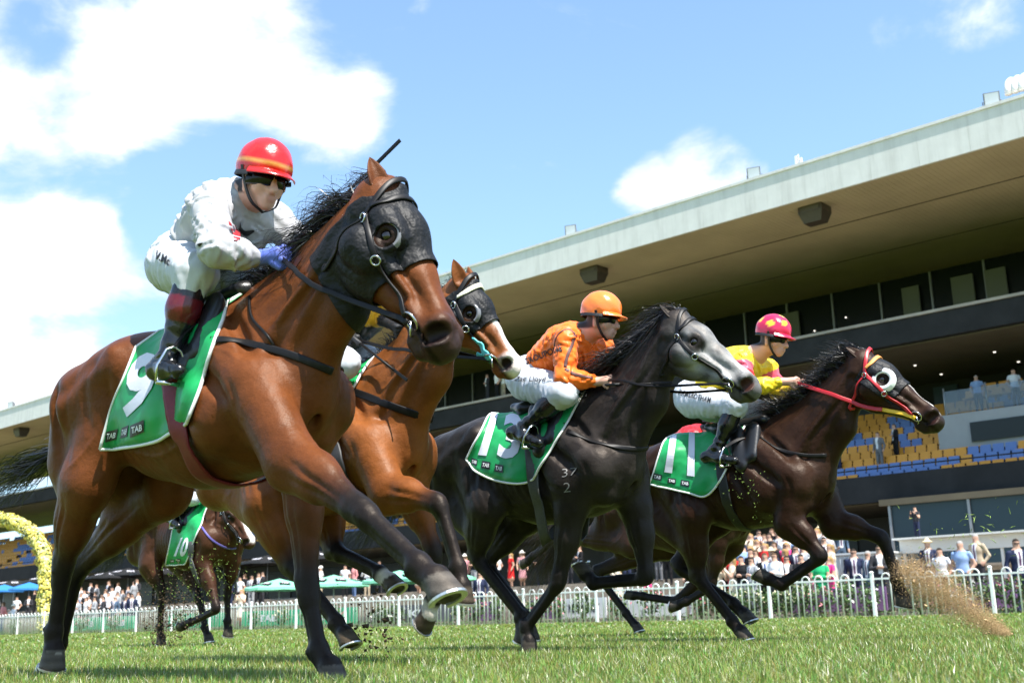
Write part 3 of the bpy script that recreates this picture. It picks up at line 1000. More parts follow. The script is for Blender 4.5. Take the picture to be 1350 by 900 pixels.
def strap_px(H, pts, width, m, name, off=.006, th=.004, dens=5, label=None, parent=None, bvh=None):
    """a strap over the body along photo directions, lying on the skin"""
    fr = H['fr']; bv = bvh or H['bvh']
    px = catmull(pts, dens)
    P, N = [], []
    for x, y in px[:, :2]:
        h = fr.cast(x, y, bv)
        if h is None: continue
        P.append(h[0] + h[1] * off); N.append(h[1])
    if len(P) < 2: return None
    P = np.array(P); N = np.array(N)
    for _ in range(2):
        P[1:-1] = .5 * P[1:-1] + .25 * (P[:-2] + P[2:]); N[1:-1] = .5 * N[1:-1] + .25 * (N[:-2] + N[2:])
    mb = MB(); mb.strap(P, N, width, th)
    return obj(name, mb.mesh(name, m, True), parent or H['root'], label)
def strap_loc(H, pts, width, m, name, off=.008, th=.004, dens=8, closed=False, center=None):
    """a strap round the body through local points pressed to the skin"""
    P0 = catmull(pts, dens)
    P, N = [], []
    for q in P0:
        h = H['bvh'].find_nearest(Vector(q), .6)
        if h[0] is None: continue
        n = np.array(h[1])
        P.append(np.array(h[0]) + n * off); N.append(n)
    P = np.array(P); N = np.array(N)
    for _ in range(2):
        P[1:-1] = .5 * P[1:-1] + .25 * (P[:-2] + P[2:]); N[1:-1] = .5 * N[1:-1] + .25 * (N[:-2] + N[2:])
    mb = MB(); mb.strap(P, N, width, th)
    return obj(name, mb.mesh(name, m, True), H['root'])
def ring_mesh(c, n, r, t, m, name='ring'):
    n = unit(n); a = unit(np.cross(n, [0.3, .2, 1.0])); b = np.cross(n, a)
    pts = [c + r * (a * math.cos(w) + b * math.sin(w)) for w in np.linspace(0, 2 * math.pi, 25)]
    mb = MB(); mb.tube(pts, t, 6, False)
    return mb.mesh(name, m, True)
# ------------------------------------------------------------------ riders
SKIN = mat('skin', attr='Col', rough=.5, spec=.35, sss=.0, var=.06, scale=30)
BREECH = mat('white breeches cloth', (.52, .54, .58), .62, var=.06, scale=18, bump=.010, bscale=15, bdetail=1)
BOOT = mat('black polished leather', (.008, .008, .009), .2, spec=.6, bump=.002, bscale=24)
BLACKFAB = mat('black fabric', (.012, .012, .014), .6, var=.2, scale=30, bump=.001, bscale=120)
LENS = mat('dark goggle lens', (.005, .005, .006), .16, spec=.35)
STEEL = mat('bit steel', (.62, .62, .63), .2, 1.0)
LEATHER = mat('dark leather strap', (.007, .006, .006), .45, spec=.25, var=.25, scale=60)
SADDLE = mat('black saddle leather', (.010, .010, .011), .35, spec=.5)

def rider_limbs(J):
    """joint dictionary with sane defaults"""
    return {k: np.array(v, float) for k, v in J.items() if k not in ('face', 'up', 'opt')}

def silk_mat(name, fn=None):
    m = mat(name, attr='Col', rough=.42, spec=.3, sheen=.1, bump=.012, bscale=15, bdetail=1)
    return m
SILK = silk_mat('racing silks')

def hand_field(S, wr, hd, side, palmdir):
    """fist with four bent fingers and a thumb closed round the rein"""
    f = unit(hd - wr)
    lat = unit(np.array(palmdir) - f * (f @ np.array(palmdir)))   # knuckle row direction
    dn = np.cross(f, lat)
    if dn[2] > 0: dn = -dn
    S.cone(wr, hd, .026, .034, .02)
    for i, (o, ln) in enumerate(((-.030, .95), (-.010, 1.05), (.010, 1.0), (.030, .85))):
        k = hd + lat * o + f * .022 - dn * .008
        a = k + f * .022 * ln + dn * .020
        b = a - f * .010 + dn * .026 * ln
        c = b - f * .026 * ln
        S.chain([k, a, b, c], [.0115, .0105, .0095, .0085], .004)
    t0 = hd - lat * .034 - f * .014
    S.chain([t0, t0 - lat * .016 + f * .026 + dn * .012, t0 - lat * .004 + f * .050 + dn * .026], [.014, .012, .010], .006)

def creases(V, Q, axes, cnt, amp, seed, w=.009):
    """crisp folds running across the limbs and the back; axes = list of (a, b) limb segments"""
    r = np.random.default_rng(seed)
    N = vert_normals(V, Q); bv = make_bvh(V, Q); D = np.zeros(len(V))
    for _ in range(cnt):
        i = r.integers(0, len(V)); p = V[i]
        best = min(axes, key=lambda s: seg_dist(p[None], s[0], s[1])[0][0])
        ax = unit(np.array(best[1]) - np.array(best[0]))
        n = N[i]; ac = np.cross(n, ax)
        d = unit(ac * r.uniform(.6, 1.0) * r.choice([-1, 1]) + ax * r.normal(0, .55))
        P = [p]; steps = r.integers(5, 12)
        for k in range(steps):
            q = bv.find_nearest(Vector(P[-1] + d * .016), .1)
            if q[0] is None: break
            nn = np.array(q[1]); d = unit(d - nn * (d @ nn) + r.normal(0, .10, 3)); P.append(np.array(q[0]))
        P = np.array(P)
        k = np.where(((V > P.min(0) - .035) & (V < P.max(0) + .035)).all(1))[0]
        dist = np.full(len(k), 9.0); tt = np.zeros(len(k)); sd = np.zeros(len(k))
        for j in range(len(P) - 1):
            a_, t_ = seg_dist(V[k], P[j], P[j + 1]); m = a_ < dist
            side = (V[k] - P[j]) @ np.cross(n, unit(P[j + 1] - P[j]))
            dist = np.where(m, a_, dist); tt = np.where(m, (j + t_) / (len(P) - 1), tt); sd = np.where(m, side, sd)
        e = np.sin(np.pi * np.clip(tt, 0, 1)) ** .7
        D[k] += amp * e * (np.exp(-((sd - w) / w) ** 2) * .9 - np.exp(-(dist / w) ** 2)) * (dist < 3 * w)
    return V + N * np.clip(D, -1.8 * amp, 1.5 * amp)[:, None]

def make_rider(name, label, H, J, O, h=.0105):
    """J: joints in the horse's frame; O: options (colours and so on)"""
    fr = H['fr']
    g = rider_limbs(J)
    root = fr.empty(name, label, 'jockey', 'jockeys riding in the race')
    allp = np.array([v for v in g.values()])
    lo, hi = allp.min(0) - .22, allp.max(0) + .25
    f = unit(J['face']); up = unit(np.array(J['up']) - f * (f @ np.array(J['up']))); rt = np.cross(f, up)
    hc = g['head']
    pel, nk = g['pelvis'], g['neck']
    def head_field(S):
        S.cone(hc + up * .035 - f * .02, hc + up * .03 + f * .015, .083, .078, .03, .92, rt)
        S.cone(hc - f * .0 - up * .03, hc + f * .045 - up * .065, .062, .040, .04, .95, rt)
        S.cone(hc + f * .052 - up * .088, hc + f * .058 - up * .093, .024, .022, .03, 1.1, rt)     # chin
        S.cone(hc + f * .085 + up * .012, hc + f * .108 - up * .036, .012, .0165, .012)               # nose
        S.cone(hc + f * .073 + up * .022 - rt * .03, hc + f * .073 + up * .022 + rt * .03, .015, .015, .02)   # brow
        for s in (-1, 1):
            S.cone(hc + f * .092 - up * .036 + rt * s * .014, hc + f * .090 - up * .036 + rt * s * .017, .011, .010, .008)
            S.cone(hc + f * .055 - up * .018 + rt * s * .040, hc + f * .045 - up * .03 + rt * s * .045, .022, .022, .03)  # cheeks
            S.cone(hc - f * .012 - up * .0 + rt * s * .079, hc - f * .014 - up * .035 + rt * s * .074, .016, .012, .01, .6, rt)  # ears
            S.cone(hc + f * .088 + up * .005 + rt * s * .033, hc + f * .092 + up * .005 + rt * s * .035, .012, .012, .01, sub=True)
        S.cone(hc + f * .086 - up * .060 - rt * .018, hc + f * .086 - up * .060 + rt * .018, .010, .010, .010)   # lips
        S.cone(hc + f * .084 - up * .073 - rt * .014, hc + f * .084 - up * .073 + rt * .014, .010, .010, .010)
        S.cone(hc + f * .099 - up * .0665 - rt * .022, hc + f * .099 - up * .0665 + rt * .022, .0045, .0045, .005, sub=True)
        S.cone(hc - up * .05 - f * .03, nk, .056, .062, .04)
    # --- body: one continuous skin surface
    S = SDF(lo, hi, h * .74)
    head_field(S)
    ch = nk * .72 + pel * .28
    S.chain([pel, pel * .5 + ch * .5, ch, nk], [.105, .105, .125, .07], .06, 1.15)
    for s, q in ((-1, 'r'), (1, 'l')):
        S.cone(ch, g[q + 'sh'], .08, .055, .05)
        S.chain([g[q + 'sh'], g[q + 'el'], g[q + 'wr']], [.050, .040, .026], .03)
        hand_field(S, g[q + 'wr'], g[q + 'hd'], s, (.25, -s * .5, .8))
        S.chain([g[q + 'hip'], g[q + 'kn'], g[q + 'an']], [.085, .055, .038], .04)
        S.chain([g[q + 'he'] * .6 + g[q + 'to'] * .4, g[q + 'an'], g[q + 'he'] * .35 + g[q + 'to'] * .65], [.016, .026, .014], .01)
    V, Q = S.mesh(); V = relax(V, Q, 1, .3)
    me = mesh_np('rider_body', V, Q, SKIN)
    c = np.tile(np.array(O.get('skin', (.60, .34, .25))), (len(V), 1))
    q = V - hc
    lip = np.linalg.norm((q - (f * .09 - up * .066)) * 1.0, axis=1)
    c = c * (1 - .22 * sstep(lip, .028, .016)[:, None] * np.array([.4, 1, .9]))
    hr = sstep((q @ f), -.005, -.03) * sstep(q @ up, -.055, -.04) * (np.linalg.norm(q, axis=1) < .16) * (np.abs(q @ rt) < .074)
    c = c * (1 - hr[:, None]) + np.array(O.get('hair', (.03, .018, .01))) * hr[:, None]
    set_colors(me, c)
    obj('body', me, root)
    # --- silks: loose shirt
    S = SDF(lo, hi, h * .82)
    lo_t = pel * .80 + ch * .20
    S.chain([lo_t, pel * .45 + ch * .55, ch, ch * .5 + nk * .5], [.128, .135, .150, .10], .07, 1.15)
    S.cone(ch * .35 + nk * .65, nk + unit(hc - nk) * .02, .075, .060, .04)
    for s, q in ((-1, 'r'), (1, 'l')):
        S.cone(ch, g[q + 'sh'], .105, .070, .06)
        m = g[q + 'sh'] * .5 + g[q + 'el'] * .5
        w0 = g[q + 'wr'] * .88 + g[q + 'el'] * .12
        S.chain([g[q + 'sh'], m, g[q + 'el'], g[q + 'el'] * .5 + g[q + 'wr'] * .5, w0], [.068, .066, .058, .052, .036], .04)
    am = O.get('wr', .008)
    dirs = [unit(g['rel'] - g['rsh']), unit(nk - pel), unit(g['rwr'] - g['rel'])]
    S.wrinkle(lambda P: (1 - 2 * np.abs(np.sin(P @ dirs[0] * 60 + 3.4 * vnoise(P, 13, 2)))) * .6 + (1 - 2 * np.abs(np.sin(P @ dirs[1] * 46 + 3.6 * vnoise(P, 12, 3)))) * .7 + .25 * vnoise(P, 16, 4) , am * .46)
    V, Q = S.mesh(); V = relax(V, Q, 1, .2)
    arms = [(g[q + a], g[q + b]) for q in 'rl' for a, b in (('sh', 'el'), ('el', 'wr'))]
    V = creases(V, Q, arms + [(pel, nk)], O.get('folds', 90), .010, 5)
    me = mesh_np('silks', V, Q, SILK)
    set_colors(me, O['silks'](V, g, dict(ch=ch, f=f, up=up, rt=rt)))
    obj('silks', me, root, O.get('silks_label'))
    J['silk_bvh'] = make_bvh(V, Q)
    # --- breeches
    S = SDF(lo, hi, h)
    S.cone(pel, pel * .72 + ch * .28, .130, .122, .05, 1.2)
    S.cone(pel - np.array([.06, 0, -.01]), pel, .125, .12, .06, 1.2)
    for s, q in ((-1, 'r'), (1, 'l')):
        kn, hp_, an = g[q + 'kn'], g[q + 'hip'], g[q + 'an']
        S.cone(pel + np.array([-.04, s * .05, 0]), hp_, .12, .110, .05)
        S.chain([hp_, hp_ * .5 + kn * .5, kn, kn * .78 + an * .22], [.112, .105, .082, .062], .04)
    d2 = unit(g['rkn'] - g['rhip'])
    S.wrinkle(lambda P: (1 - 2 * np.abs(np.sin(P @ d2 * 52 + 3.4 * vnoise(P, 12, 5)))) * .8 + .8 * vnoise(P, 18, 6), .0050)
    V, Q = S.mesh(); V = relax(V, Q, 1, .3)
    V = creases(V, Q, [(g['rhip'], g['rkn']), (g['lhip'], g['lkn'])], O.get('folds', 90) // 2, .008, 6)
    me = mesh_np('breeches', V, Q, BREECH)
    obj('breeches', me, root)
    J['breech_bvh'] = make_bvh(V, Q)
    # --- boots
    for s, q in ((-1, 'r'), (1, 'l')):
        kn, an, he, to = g[q + 'kn'], g[q + 'an'], g[q + 'he'], g[q + 'to']
        S = SDF(np.minimum.reduce([kn, an, he, to]) - .12, np.maximum.reduce([kn, an, he, to]) + .12, .0095)
        S.chain([kn * .84 + an * .16, kn * .55 + an * .45, an], [.060, .061, .041], .03)
        S.cone(kn * .84 + an * .16, kn * .55 + an * .45, .060, .062, .03)
        S.chain([an, he + np.array([0, 0, .02]), (he + to) / 2 + np.array([0, 0, .012]), to], [.042, .034, .038, .030], .03)
        S.cone(he, he + unit(to - he) * .02, .026, .024, .01)
        S.wrinkle(lambda P: np.sin((P - an) @ unit(kn - an) * 110 + 2 * vnoise(P, 20, 3)) * sstep(np.linalg.norm(P - an, axis=1), .16, .05), .004)
        V, Q = S.mesh()
        me = mesh_np('boot', V, Q, mat('boot leather', attr='Col', rough=.2, spec=.55, bump=.002, bscale=22))
        t = (V - an) @ (kn - an) / ((kn - an) @ (kn - an))
        c = np.tile(np.array([.008, .008, .009]), (len(V), 1))
        if 'boot_top' in O:
            a0, a1, tc = O['boot_top']
            w = sstep(t, a0, a0 + .02) * sstep(t, a1 + .02, a1)
            c = c * (1 - w[:, None]) + np.array(tc) * w[:, None]
        set_colors(me, c)
        obj('boot', me, root)
        # stirrup iron
        mb = MB()
        fw = unit(to - he)
        ct = he * .30 + to * .70
        sdv = unit(np.cross(fw, [0, 0, 1]))
        upv = np.cross(sdv, fw); upv = upv if upv[2] > 0 else -upv
        mb.tube([ct - upv * .045 + sdv * w_ for w_ in (-.06, .06)], .009, 8)
        mb.tube([ct - upv * .045 - sdv * .06, ct + upv * .02 - sdv * .062, ct + upv * .085 - sdv * .03, ct + upv * .10, ct + upv * .085 + sdv * .03, ct + upv * .02 + sdv * .062, ct - upv * .045 + sdv * .06], .006, 8)
        stp = obj('stirrup', mb.mesh('stirrup', O.get('stirrup', STEEL), True), root)
        # stirrup leather up to the saddle
        top = np.array([.0, s * .17, 1.47 + H.get('dz', 0)])
        mb = MB(); pp = catmull([ct + upv * .10, (ct + upv * .1) * .5 + top * .5 + np.array([0, s * .02, 0]), top], 6)
        mb.strap(pp, [np.array([0, s, .2])] * len(pp), .025, .003)
        obj('stirrup_leather', mb.mesh('stirrup_leather', LEATHER), root)
    # --- helmet: shell, silk cover, peak, strap
    C0 = hc + up * .074 - f * .012
    ti = unit(up + f * .10); fi = unit(f - up * .10)
    nu, nv = 40, 16
    V, Fq = [], []
    for j in range(nv + 1):
        ph = (math.pi / 2) * 1.18 * j / nv
        for i in range(nu):
            th = 2 * math.pi * i / nu
            x, y, z = math.sin(ph) * math.cos(th), math.sin(ph) * math.sin(th), math.cos(ph)
            rr = 1 + .012 * math.sin(th * 6 + j) * math.sin(ph)
            V.append(C0 + rr * (fi * x * .136 + rt * y * .112 + ti * (z * .125 if z > 0 else z * .13)))
    for j in range(nv):
        for i in range(nu):
            i2 = (i + 1) % nu
            Fq.append((j * nu + i, (j + 1) * nu + i, (j + 1) * nu + i2, j * nu + i2))
    V = np.array(V)
    me = mesh_np('helmet', V, np.array(Fq), mat('helmet silk', attr='Col', rough=.24, spec=.5, coat=.3, bump=.004, bscale=20))
    q = (V - C0)
    loc3 = np.stack([q @ fi / .136, q @ rt / .112, q @ ti / .125], 1)
    set_colors(me, O['helmet'](loc3))
    hel = obj('helmet', me, root, O.get('helmet_label'))
    V, Fq = [], []
    n = 17
    for lay in (0, 1):
        for i in range(n):
            a = math.radians(-62 + 124 * i / (n - 1))
            for k, ext in enumerate((0.97, 1.06, 1.16 + .20 * math.cos(a) ** 2)):
                V.append(C0 + fi * math.cos(a) * .136 * ext + rt * math.sin(a) * .112 * min(ext, 1.14) + ti * (-.012 - .012 * k - .006 * lay - .010 * (1 - math.cos(a))))
    for lay in (0, 1):
        o_ = lay * n * 3
        for i in range(n - 1):
            for k in range(2):
                a_ = o_ + i * 3 + k
                Fq.append((a_, a_ + 1, a_ + 4, a_ + 3) if lay == 0 else (a_, a_ + 3, a_ + 4, a_ + 1))
    for i in range(n - 1):
        a_ = i * 3 + 2; b_ = a_ + n * 3
        Fq.append((a_, b_, b_ + 3, a_ + 3))
    me = mesh_np('peak', np.array(V), np.array(Fq), mat('helmet silk', attr='Col'))
    set_colors(me, np.tile(np.array(O['peak']), (len(V), 1)))
    obj('peak', me, hel)
    mb = MB()
    for s in (-1, 1):
        pts = catmull([C0 + rt * s * .112 - ti * .02 + f * .02, hc + rt * s * .082 - up * .03 + f * .01, hc + rt * s * .055 - up * .09 + f * .03, hc - up * .123 + f * .035], 5)
        mb.strap(pts, [rt * s] * len(pts), .016, .003)
    obj('chin_strap', mb.mesh('chin_strap', BLACKFAB), root)
    # --- goggles
    V, Fq = [], []
    n = 21
    for i in range(n):
        a = math.radians(-78 + 156 * i / (n - 1))
        wv = .031 - .011 * math.exp(-(a / .16) ** 2)
        for k, (z, r_) in enumerate(((1.0, .0), (.75, .010), (0, .013), (-.75, .010), (-1.0, 0.0))):
            rf = .090 + r_ * .9; rl = .088 + r_ * .5
            V.append(hc + f * (math.cos(a) * rf - .002) + rt * math.sin(a) * rl + up * (.009 + z * wv - (.008 if z < 0 and abs(a) < .2 else 0)))
    for i in range(n - 1):
        for k in range(4):
            a_ = i * 5 + k
            Fq.append((a_, a_ + 5, a_ + 6, a_ + 1))
    gog = obj('goggles', mesh_np('goggles', np.array(V), np.array(Fq), O.get('lens', LENS)), root)
    mb = MB()
    pts = [hc - f * .01 + (f * math.cos(a) * .128 + rt * math.sin(a) * .112) + up * (.012 + .03 * (1 - math.cos(a - 0) ) * .5) for a in np.radians(np.linspace(62, 298, 24))]
    mb.strap(pts, [unit(p - hc) for p in pts], .020, .003)
    obj('goggle_strap', mb.mesh('goggle_strap', BLACKFAB), gog)
    # --- gloves
    if 'glove' in O:
        for s, q in ((-1, 'r'), (1, 'l')):
            wr, hd_ = g[q + 'wr'], g[q + 'hd']
            S = SDF(np.minimum(wr, hd_) - .11, np.maximum(wr, hd_) + .11, .0055)
            hand_field(S, wr, hd_, s, (.25, -s * .5, .8))
            S.D -= .0035
            S.cone(wr - unit(hd_ - wr) * .03, wr, .036, .033, .01)
            V, Q = S.mesh()
            obj('glove', mesh_np('glove', V, Q, O['glove']), root)
    J['root'] = root
    return root
# ------------------------------------------------------------------ lettering pressed onto curved surfaces
def text_flat(s, bold=.012, cuts=1):
    """letters as a flat mesh normalised to 0..1 in both directions"""
    cu = bpy.data.curves.new('lettering', 'FONT')
    cu.body = s
    cu.size = 1.0
    cu.offset = bold
    cu.resolution_u = 3
    o = bpy.data.objects.new('lettering', cu)
    COL.objects.link(o)
    dg = bpy.context.evaluated_depsgraph_get()
    me = bpy.data.meshes.new_from_object(o.evaluated_get(dg))
    bpy.data.objects.remove(o)
    bpy.data.curves.remove(cu)
    bm = bmesh.new(); bm.from_mesh(me)
    bmesh.ops.triangulate(bm, faces=bm.faces)
    for _ in range(cuts):
        bmesh.ops.subdivide_edges(bm, edges=[e for e in bm.edges if e.calc_length() > .07], cuts=1)
        bmesh.ops.triangulate(bm, faces=bm.faces)
    V = np.array([v.co[:] for v in bm.verts]); bm.verts.index_update()
    T_ = [[v.index for v in f.verts] for f in bm.faces]
    bm.free(); bpy.data.meshes.remove(me)
    lo, hi = V.min(0), V.max(0)
    V = (V - lo) / np.maximum(hi - lo, 1e-6)
    return V[:, :2], T_
def poly_flat(pts):
    return np.array(pts, float), [list(range(len(pts)))]
def grid_flat(n=6, m=4):
    V = [(i / n, j / m) for j in range(m + 1) for i in range(n + 1)]
    return np.array(V), [[j * (n + 1) + i, j * (n + 1) + i + 1, (j + 1) * (n + 1) + i + 1, (j + 1) * (n + 1) + i] for j in range(m) for i in range(n)]
def decal_px(fr, flat, quad, bvh, off, m, name, parent, label=None):
    """lay a flat figure on a surface: quad = photo positions of its lower-left, lower-right, upper-right, upper-left"""
    V, Fc = flat
    q = np.array(quad, float)
    P = []
    for a, b in V:
        p = (q[0] * (1 - a) + q[1] * a) * (1 - b) + (q[3] * (1 - a) + q[2] * a) * b
        h = fr.cast(p[0], p[1], bvh)
        P.append(h[0] + unit(h[1] * .35 - fr.dir(ray(p[0], p[1]))) * off)
    me = bpy.data.meshes.new(name)
    me.from_pydata([tuple(x) for x in P], [], Fc)
    me.materials.append(m)
    return obj(name, me, parent, label)

GREEN = mat('green saddlecloth nylon', (.012, .30, .085), .42, spec=.4, var=.14, scale=7, bump=.022, bscale=8, bdetail=1)
NUM_W = mat('white print', (.66, .66, .74), .5)
PIPE = mat('white piping', (.78, .78, .76), .55)
INK = mat('black ink', (.010, .010, .012), .5)
INKRED = mat('dark red print', (.30, .012, .02), .5)
TABM = mat('black patch', (.012, .014, .016), .45)
TABW = mat('patch white lettering', (.8, .8, .8), .5)

def saddlecloth(H, cols, number, numquad, tabs, wave=.010, seed=0):
    """cols: list of (photo top, photo bottom) pairs from rear to front on the near side; mirrored to the far side"""
    fr, root = H['fr'], H['root']
    r = np.random.default_rng(seed)
    nc, nr = 22, 15
    top = catmull([c[0] for c in cols], 8); bot = catmull([c[1] for c in cols], 8)
    ii = np.linspace(0, len(top) - 1, nc)
    G = np.zeros((nc, nr, 3))
    for i, t in enumerate(ii):
        k = min(int(t), len(top) - 2); f = t - k
        a = top[k] * (1 - f) + top[k + 1] * f; b = bot[k] * (1 - f) + bot[k + 1] * f
        for j in range(nr):
            w = j / (nr - 1)
            p = a * (1 - w) + b * w
            h = fr.cast(p[0], p[1], H['bvh'])
            fl = .014 + .016 * w ** 2 + wave * (.4 + w) * math.sin(i * .75 + seed + 1.7 * w) * w
            G[i, j] = h[0] + unit(h[1] * np.array([1, 1, .6])) * max(fl, .009)
    for _ in range(2):
        G[1:-1] = .5 * G[1:-1] + .25 * (G[:-2] + G[2:])
        G[:, 1:-1] = .5 * G[:, 1:-1] + .25 * (G[:, :-2] + G[:, 2:])
    # over the spine and down the far side
    full = np.zeros((nc, nr * 2 + 3, 3))
    for i in range(nc):
        full[i, :nr] = G[i, ::-1]
        a = G[i, 0]; b = a * np.array([1, -1, 1])
        for k in range(3):
            w = (k + 1) / 4
            q = a * (1 - w) + b * w
            h = H['bvh'].ray_cast(Vector((q[0], q[1], 2.2)), Vector((0, 0, -1)), 2)
            z = h[0][2] + .012 if h[0] is not None else q[2]
            full[i, nr + k] = (q[0], q[1], max(z, q[2]))
        full[i, nr + 3:] = G[i] * np.array([1, -1, 1])
    m = full.shape[1]
    V = full.reshape(-1, 3)
    Fq = np.array([(i * m + j, (i + 1) * m + j, (i + 1) * m + j + 1, i * m + j + 1) for i in range(nc - 1) for j in range(m - 1)])
    me = mesh_np('saddlecloth', V, Fq, GREEN)
    cl = obj('saddlecloth', me, root)
    so = cl.modifiers.new('thickness', 'SOLIDIFY'); so.thickness = .004; so.offset = 0
    bv = make_bvh(V, Fq)
    ce = G.mean((0, 1))
    edge = np.vstack([full[0, :], full[1:, -1], full[::-1, :][0:1, ::-1].reshape(-1, 3), full[::-1, 0][1:]])
    mb = MB()
    mb.tube(full[0], .0075, 6); mb.tube(full[:, 0], .0075, 6); mb.tube(full[-1], .0075, 6); mb.tube(full[:, -1], .0075, 6)
    obj('piping', mb.mesh('piping', PIPE, True), cl)
    decal_px(fr, text_flat(number, .035, 4), numquad, bv, .010, NUM_W, 'cloth_number', cl)
    tl = text_flat('TAB', .02, 0)
    for q in tabs:
        q = np.array(q, float)
        decal_px(fr, grid_flat(4, 3), q, bv, .008, TABM, 'sponsor_patch', cl)
        c = q.mean(0); q2 = c + (q - c) * np.array([.78, .52])
        decal_px(fr, tl, q2, bv, .0115, TABW, 'patch_lettering', cl)
    return cl, bv

def saddle(H):
    dz = H.get('dz', 0)
    S = SDF((-.62, -.36, 1.05), (.25, .36, 1.75), .012)
    S.cone((.06, 0, 1.585 + dz), (-.30, 0, 1.555 + dz), .05, .055, .05, 2.0)
    S.cone((-.30, 0, 1.555 + dz), (-.42, 0, 1.59 + dz), .055, .035, .05, 2.4)
    for s in (-1, 1):
        S.cone((.04, s * .17, 1.50 + dz), (.06, s * .26, 1.30 + dz), .06, .045, .05, .5)
        S.cone((-.12, s * .17, 1.50 + dz), (-.02, s * .28, 1.24 + dz), .07, .05, .05, .5)
    V, Q = S.mesh()
    obj('saddle', mesh_np('saddle', V, Q, SADDLE), H['root'])

def girth(H, px, width, m, name='girth', label=None):
    """surcingle: traced down the near side, then carried under the belly and up the far side"""
    fr = H['fr']
    P, N = [], []
    for x, y in catmull(px, 5):
        h = fr.cast(x, y, H['bvh'])
        P.append(h[0] + h[1] * (.052 if y < 580 else .030)); N.append(h[1])
    e = P[-1]
    for yy in np.linspace(e[1] * .8, 0, 5):
        h = H['bvh'].ray_cast(Vector((e[0], yy, .3)), Vector((0, 0, 1)), 1.2)
        if h[0] is not None:
            P.append(np.array(h[0]) + np.array([0, 0, -.014])); N.append(np.array(h[1]) if h[1][2] < 0 else -np.array(h[1]))
    P = np.array(P); N = np.array(N)
    P2 = np.vstack([P, P[::-1][1:] * [1, -1, 1]]); N2 = np.vstack([N, N[::-1][1:] * [1, -1, 1]])
    for _ in range(3):
        P2[1:-1] = .5 * P2[1:-1] + .25 * (P2[:-2] + P2[2:])
    mb = MB(); mb.strap(P2, N2, width, .005)
    return obj(name, mb.mesh(name, m, True), H['root'], label)

def hpt(H, a, b, c):
    poll, u, v, wl, L = H['head']
    return poll + (u * a + (v * b + wl * c) * H.get('hs', 1.12)) * L
def head_coords(H, V):
    poll, u, v, wl, L = H['head']
    q = V - poll; hs = H.get('hs', 1.12)
    return (q @ u) / L, (q @ v) / L / hs, (q @ wl) / L / hs
def head_strap(H, pts, width, m, name, off=.006, mirror=True):
    """strap through head coordinates, both sides"""
    for s in ((-1, 1) if mirror else (1,)):
        strap_loc(H, [hpt(H, a, b, c * s) for a, b, c in pts], width, m, name, off)
def bridle(H, m, brow=None, width=.019, noseband=True, ring=.036, brow_m=None, off=.006):
    """headpiece, browband, cheekpieces, noseband, throat lash and ringed snaffle bit"""
    head_strap(H, [(.0, -.07, .0), (.03, -.03, .085), (.08, .05, .1), (.10, .08, .10)], width, m, 'headpiece', off)
    head_strap(H, [(.075, .045, .11), (.085, -.01, .10), (.085, -.075, .045), (.085, -.09, 0)], width * 1.05, brow_m or m, 'browband', off)
    head_strap(H, [(.09, .07, .105), (.22, .10, .09), (.36, .10, .07), (.475, .11, .062)], width * .9, m, 'cheekpiece', off)
    head_strap(H, [(.09, .07, .1), (.12, .17, .08), (.12, .26, .02), (.12, .27, 0)], width * .7, m, 'throat_lash', off)
    if noseband:
        head_strap(H, [(.38, .10, .075), (.37, .03, .07), (.365, -.03, .02), (.365, -.035, 0)], width, m, 'noseband')
        head_strap(H, [(.38, .10, .075), (.40, .16, .04), (.40, .18, 0)], width, m, 'noseband')
    for s in (-1, 1):
        for a_, b_ in ((.10, .085), (.27, .105)):
            hh = H['bvh'].find_nearest(Vector(hpt(H, a_, b_, s * .11)), .4)
            obj('buckle', ring_mesh(np.array(hh[0]) + np.array(hh[1]) * (off + .008), np.array(hh[1]), .017, .0035, STEEL, 'buckle'), H['root'])
        c = hpt(H, .495, .112, s * .066)
        h = H['bvh'].find_nearest(Vector(c), .3)
        c = np.array(h[0]) + np.array(h[1]) * .012
        obj('bit_ring', ring_mesh(c, np.array(h[1]), ring, .0045, STEEL, 'bit_ring'), H['root'])
        H['bit%d' % s] = c
        mb = MB()
        mb.tube([c, hpt(H, .53, .13, s * .06), hpt(H, .515, .145, 0)], .004, 6)
        obj('bit_bar', mb.mesh('bit_bar', STEEL, True), H['root'])
def reins(H, J, m, rad=.007, sag=.03, split=None):
    for s, q in ((-1, 'r'), (1, 'l')):
        a = H['bit%d' % s]; b = np.array(J[q + 'hd'], float)
        mid = a * .45 + b * .55 + np.array([0, s * .04, -sag])
        pts = catmull([a, a * .8 + b * .2 + np.array([0, s * .02, -sag * .5]), mid, b], 6)
        # keep the rein outside the neck
        out = []
        for p in pts:
            h = H['bvh'].find_nearest(Vector(p), .4)
            if h[0] is not None:
                n = np.array(h[1]); d = (p - np.array(h[0])) @ n
                if d < .026: p = p + n * (.026 - d)
            out.append(p)
        N = [np.array([0, s, .25])] * len(out)
        k = len(out)
        mb = MB()
        if split is None:
            mb.strap(out, N, rad * 2.6, .0025)
            obj('rein', mb.mesh('rein', m, True), H['root'])
        else:
            i = k * 4 // 10
            mb.strap(out[:i + 1], N[:i + 1], rad * 2.6, .003)
            obj('rein', mb.mesh('rein', split, True), H['root'])
            mb = MB(); mb.strap(out[i:], N[i:], rad * 2.8, .0035)
            obj('rein', mb.mesh('rein', m, True), H['root'])
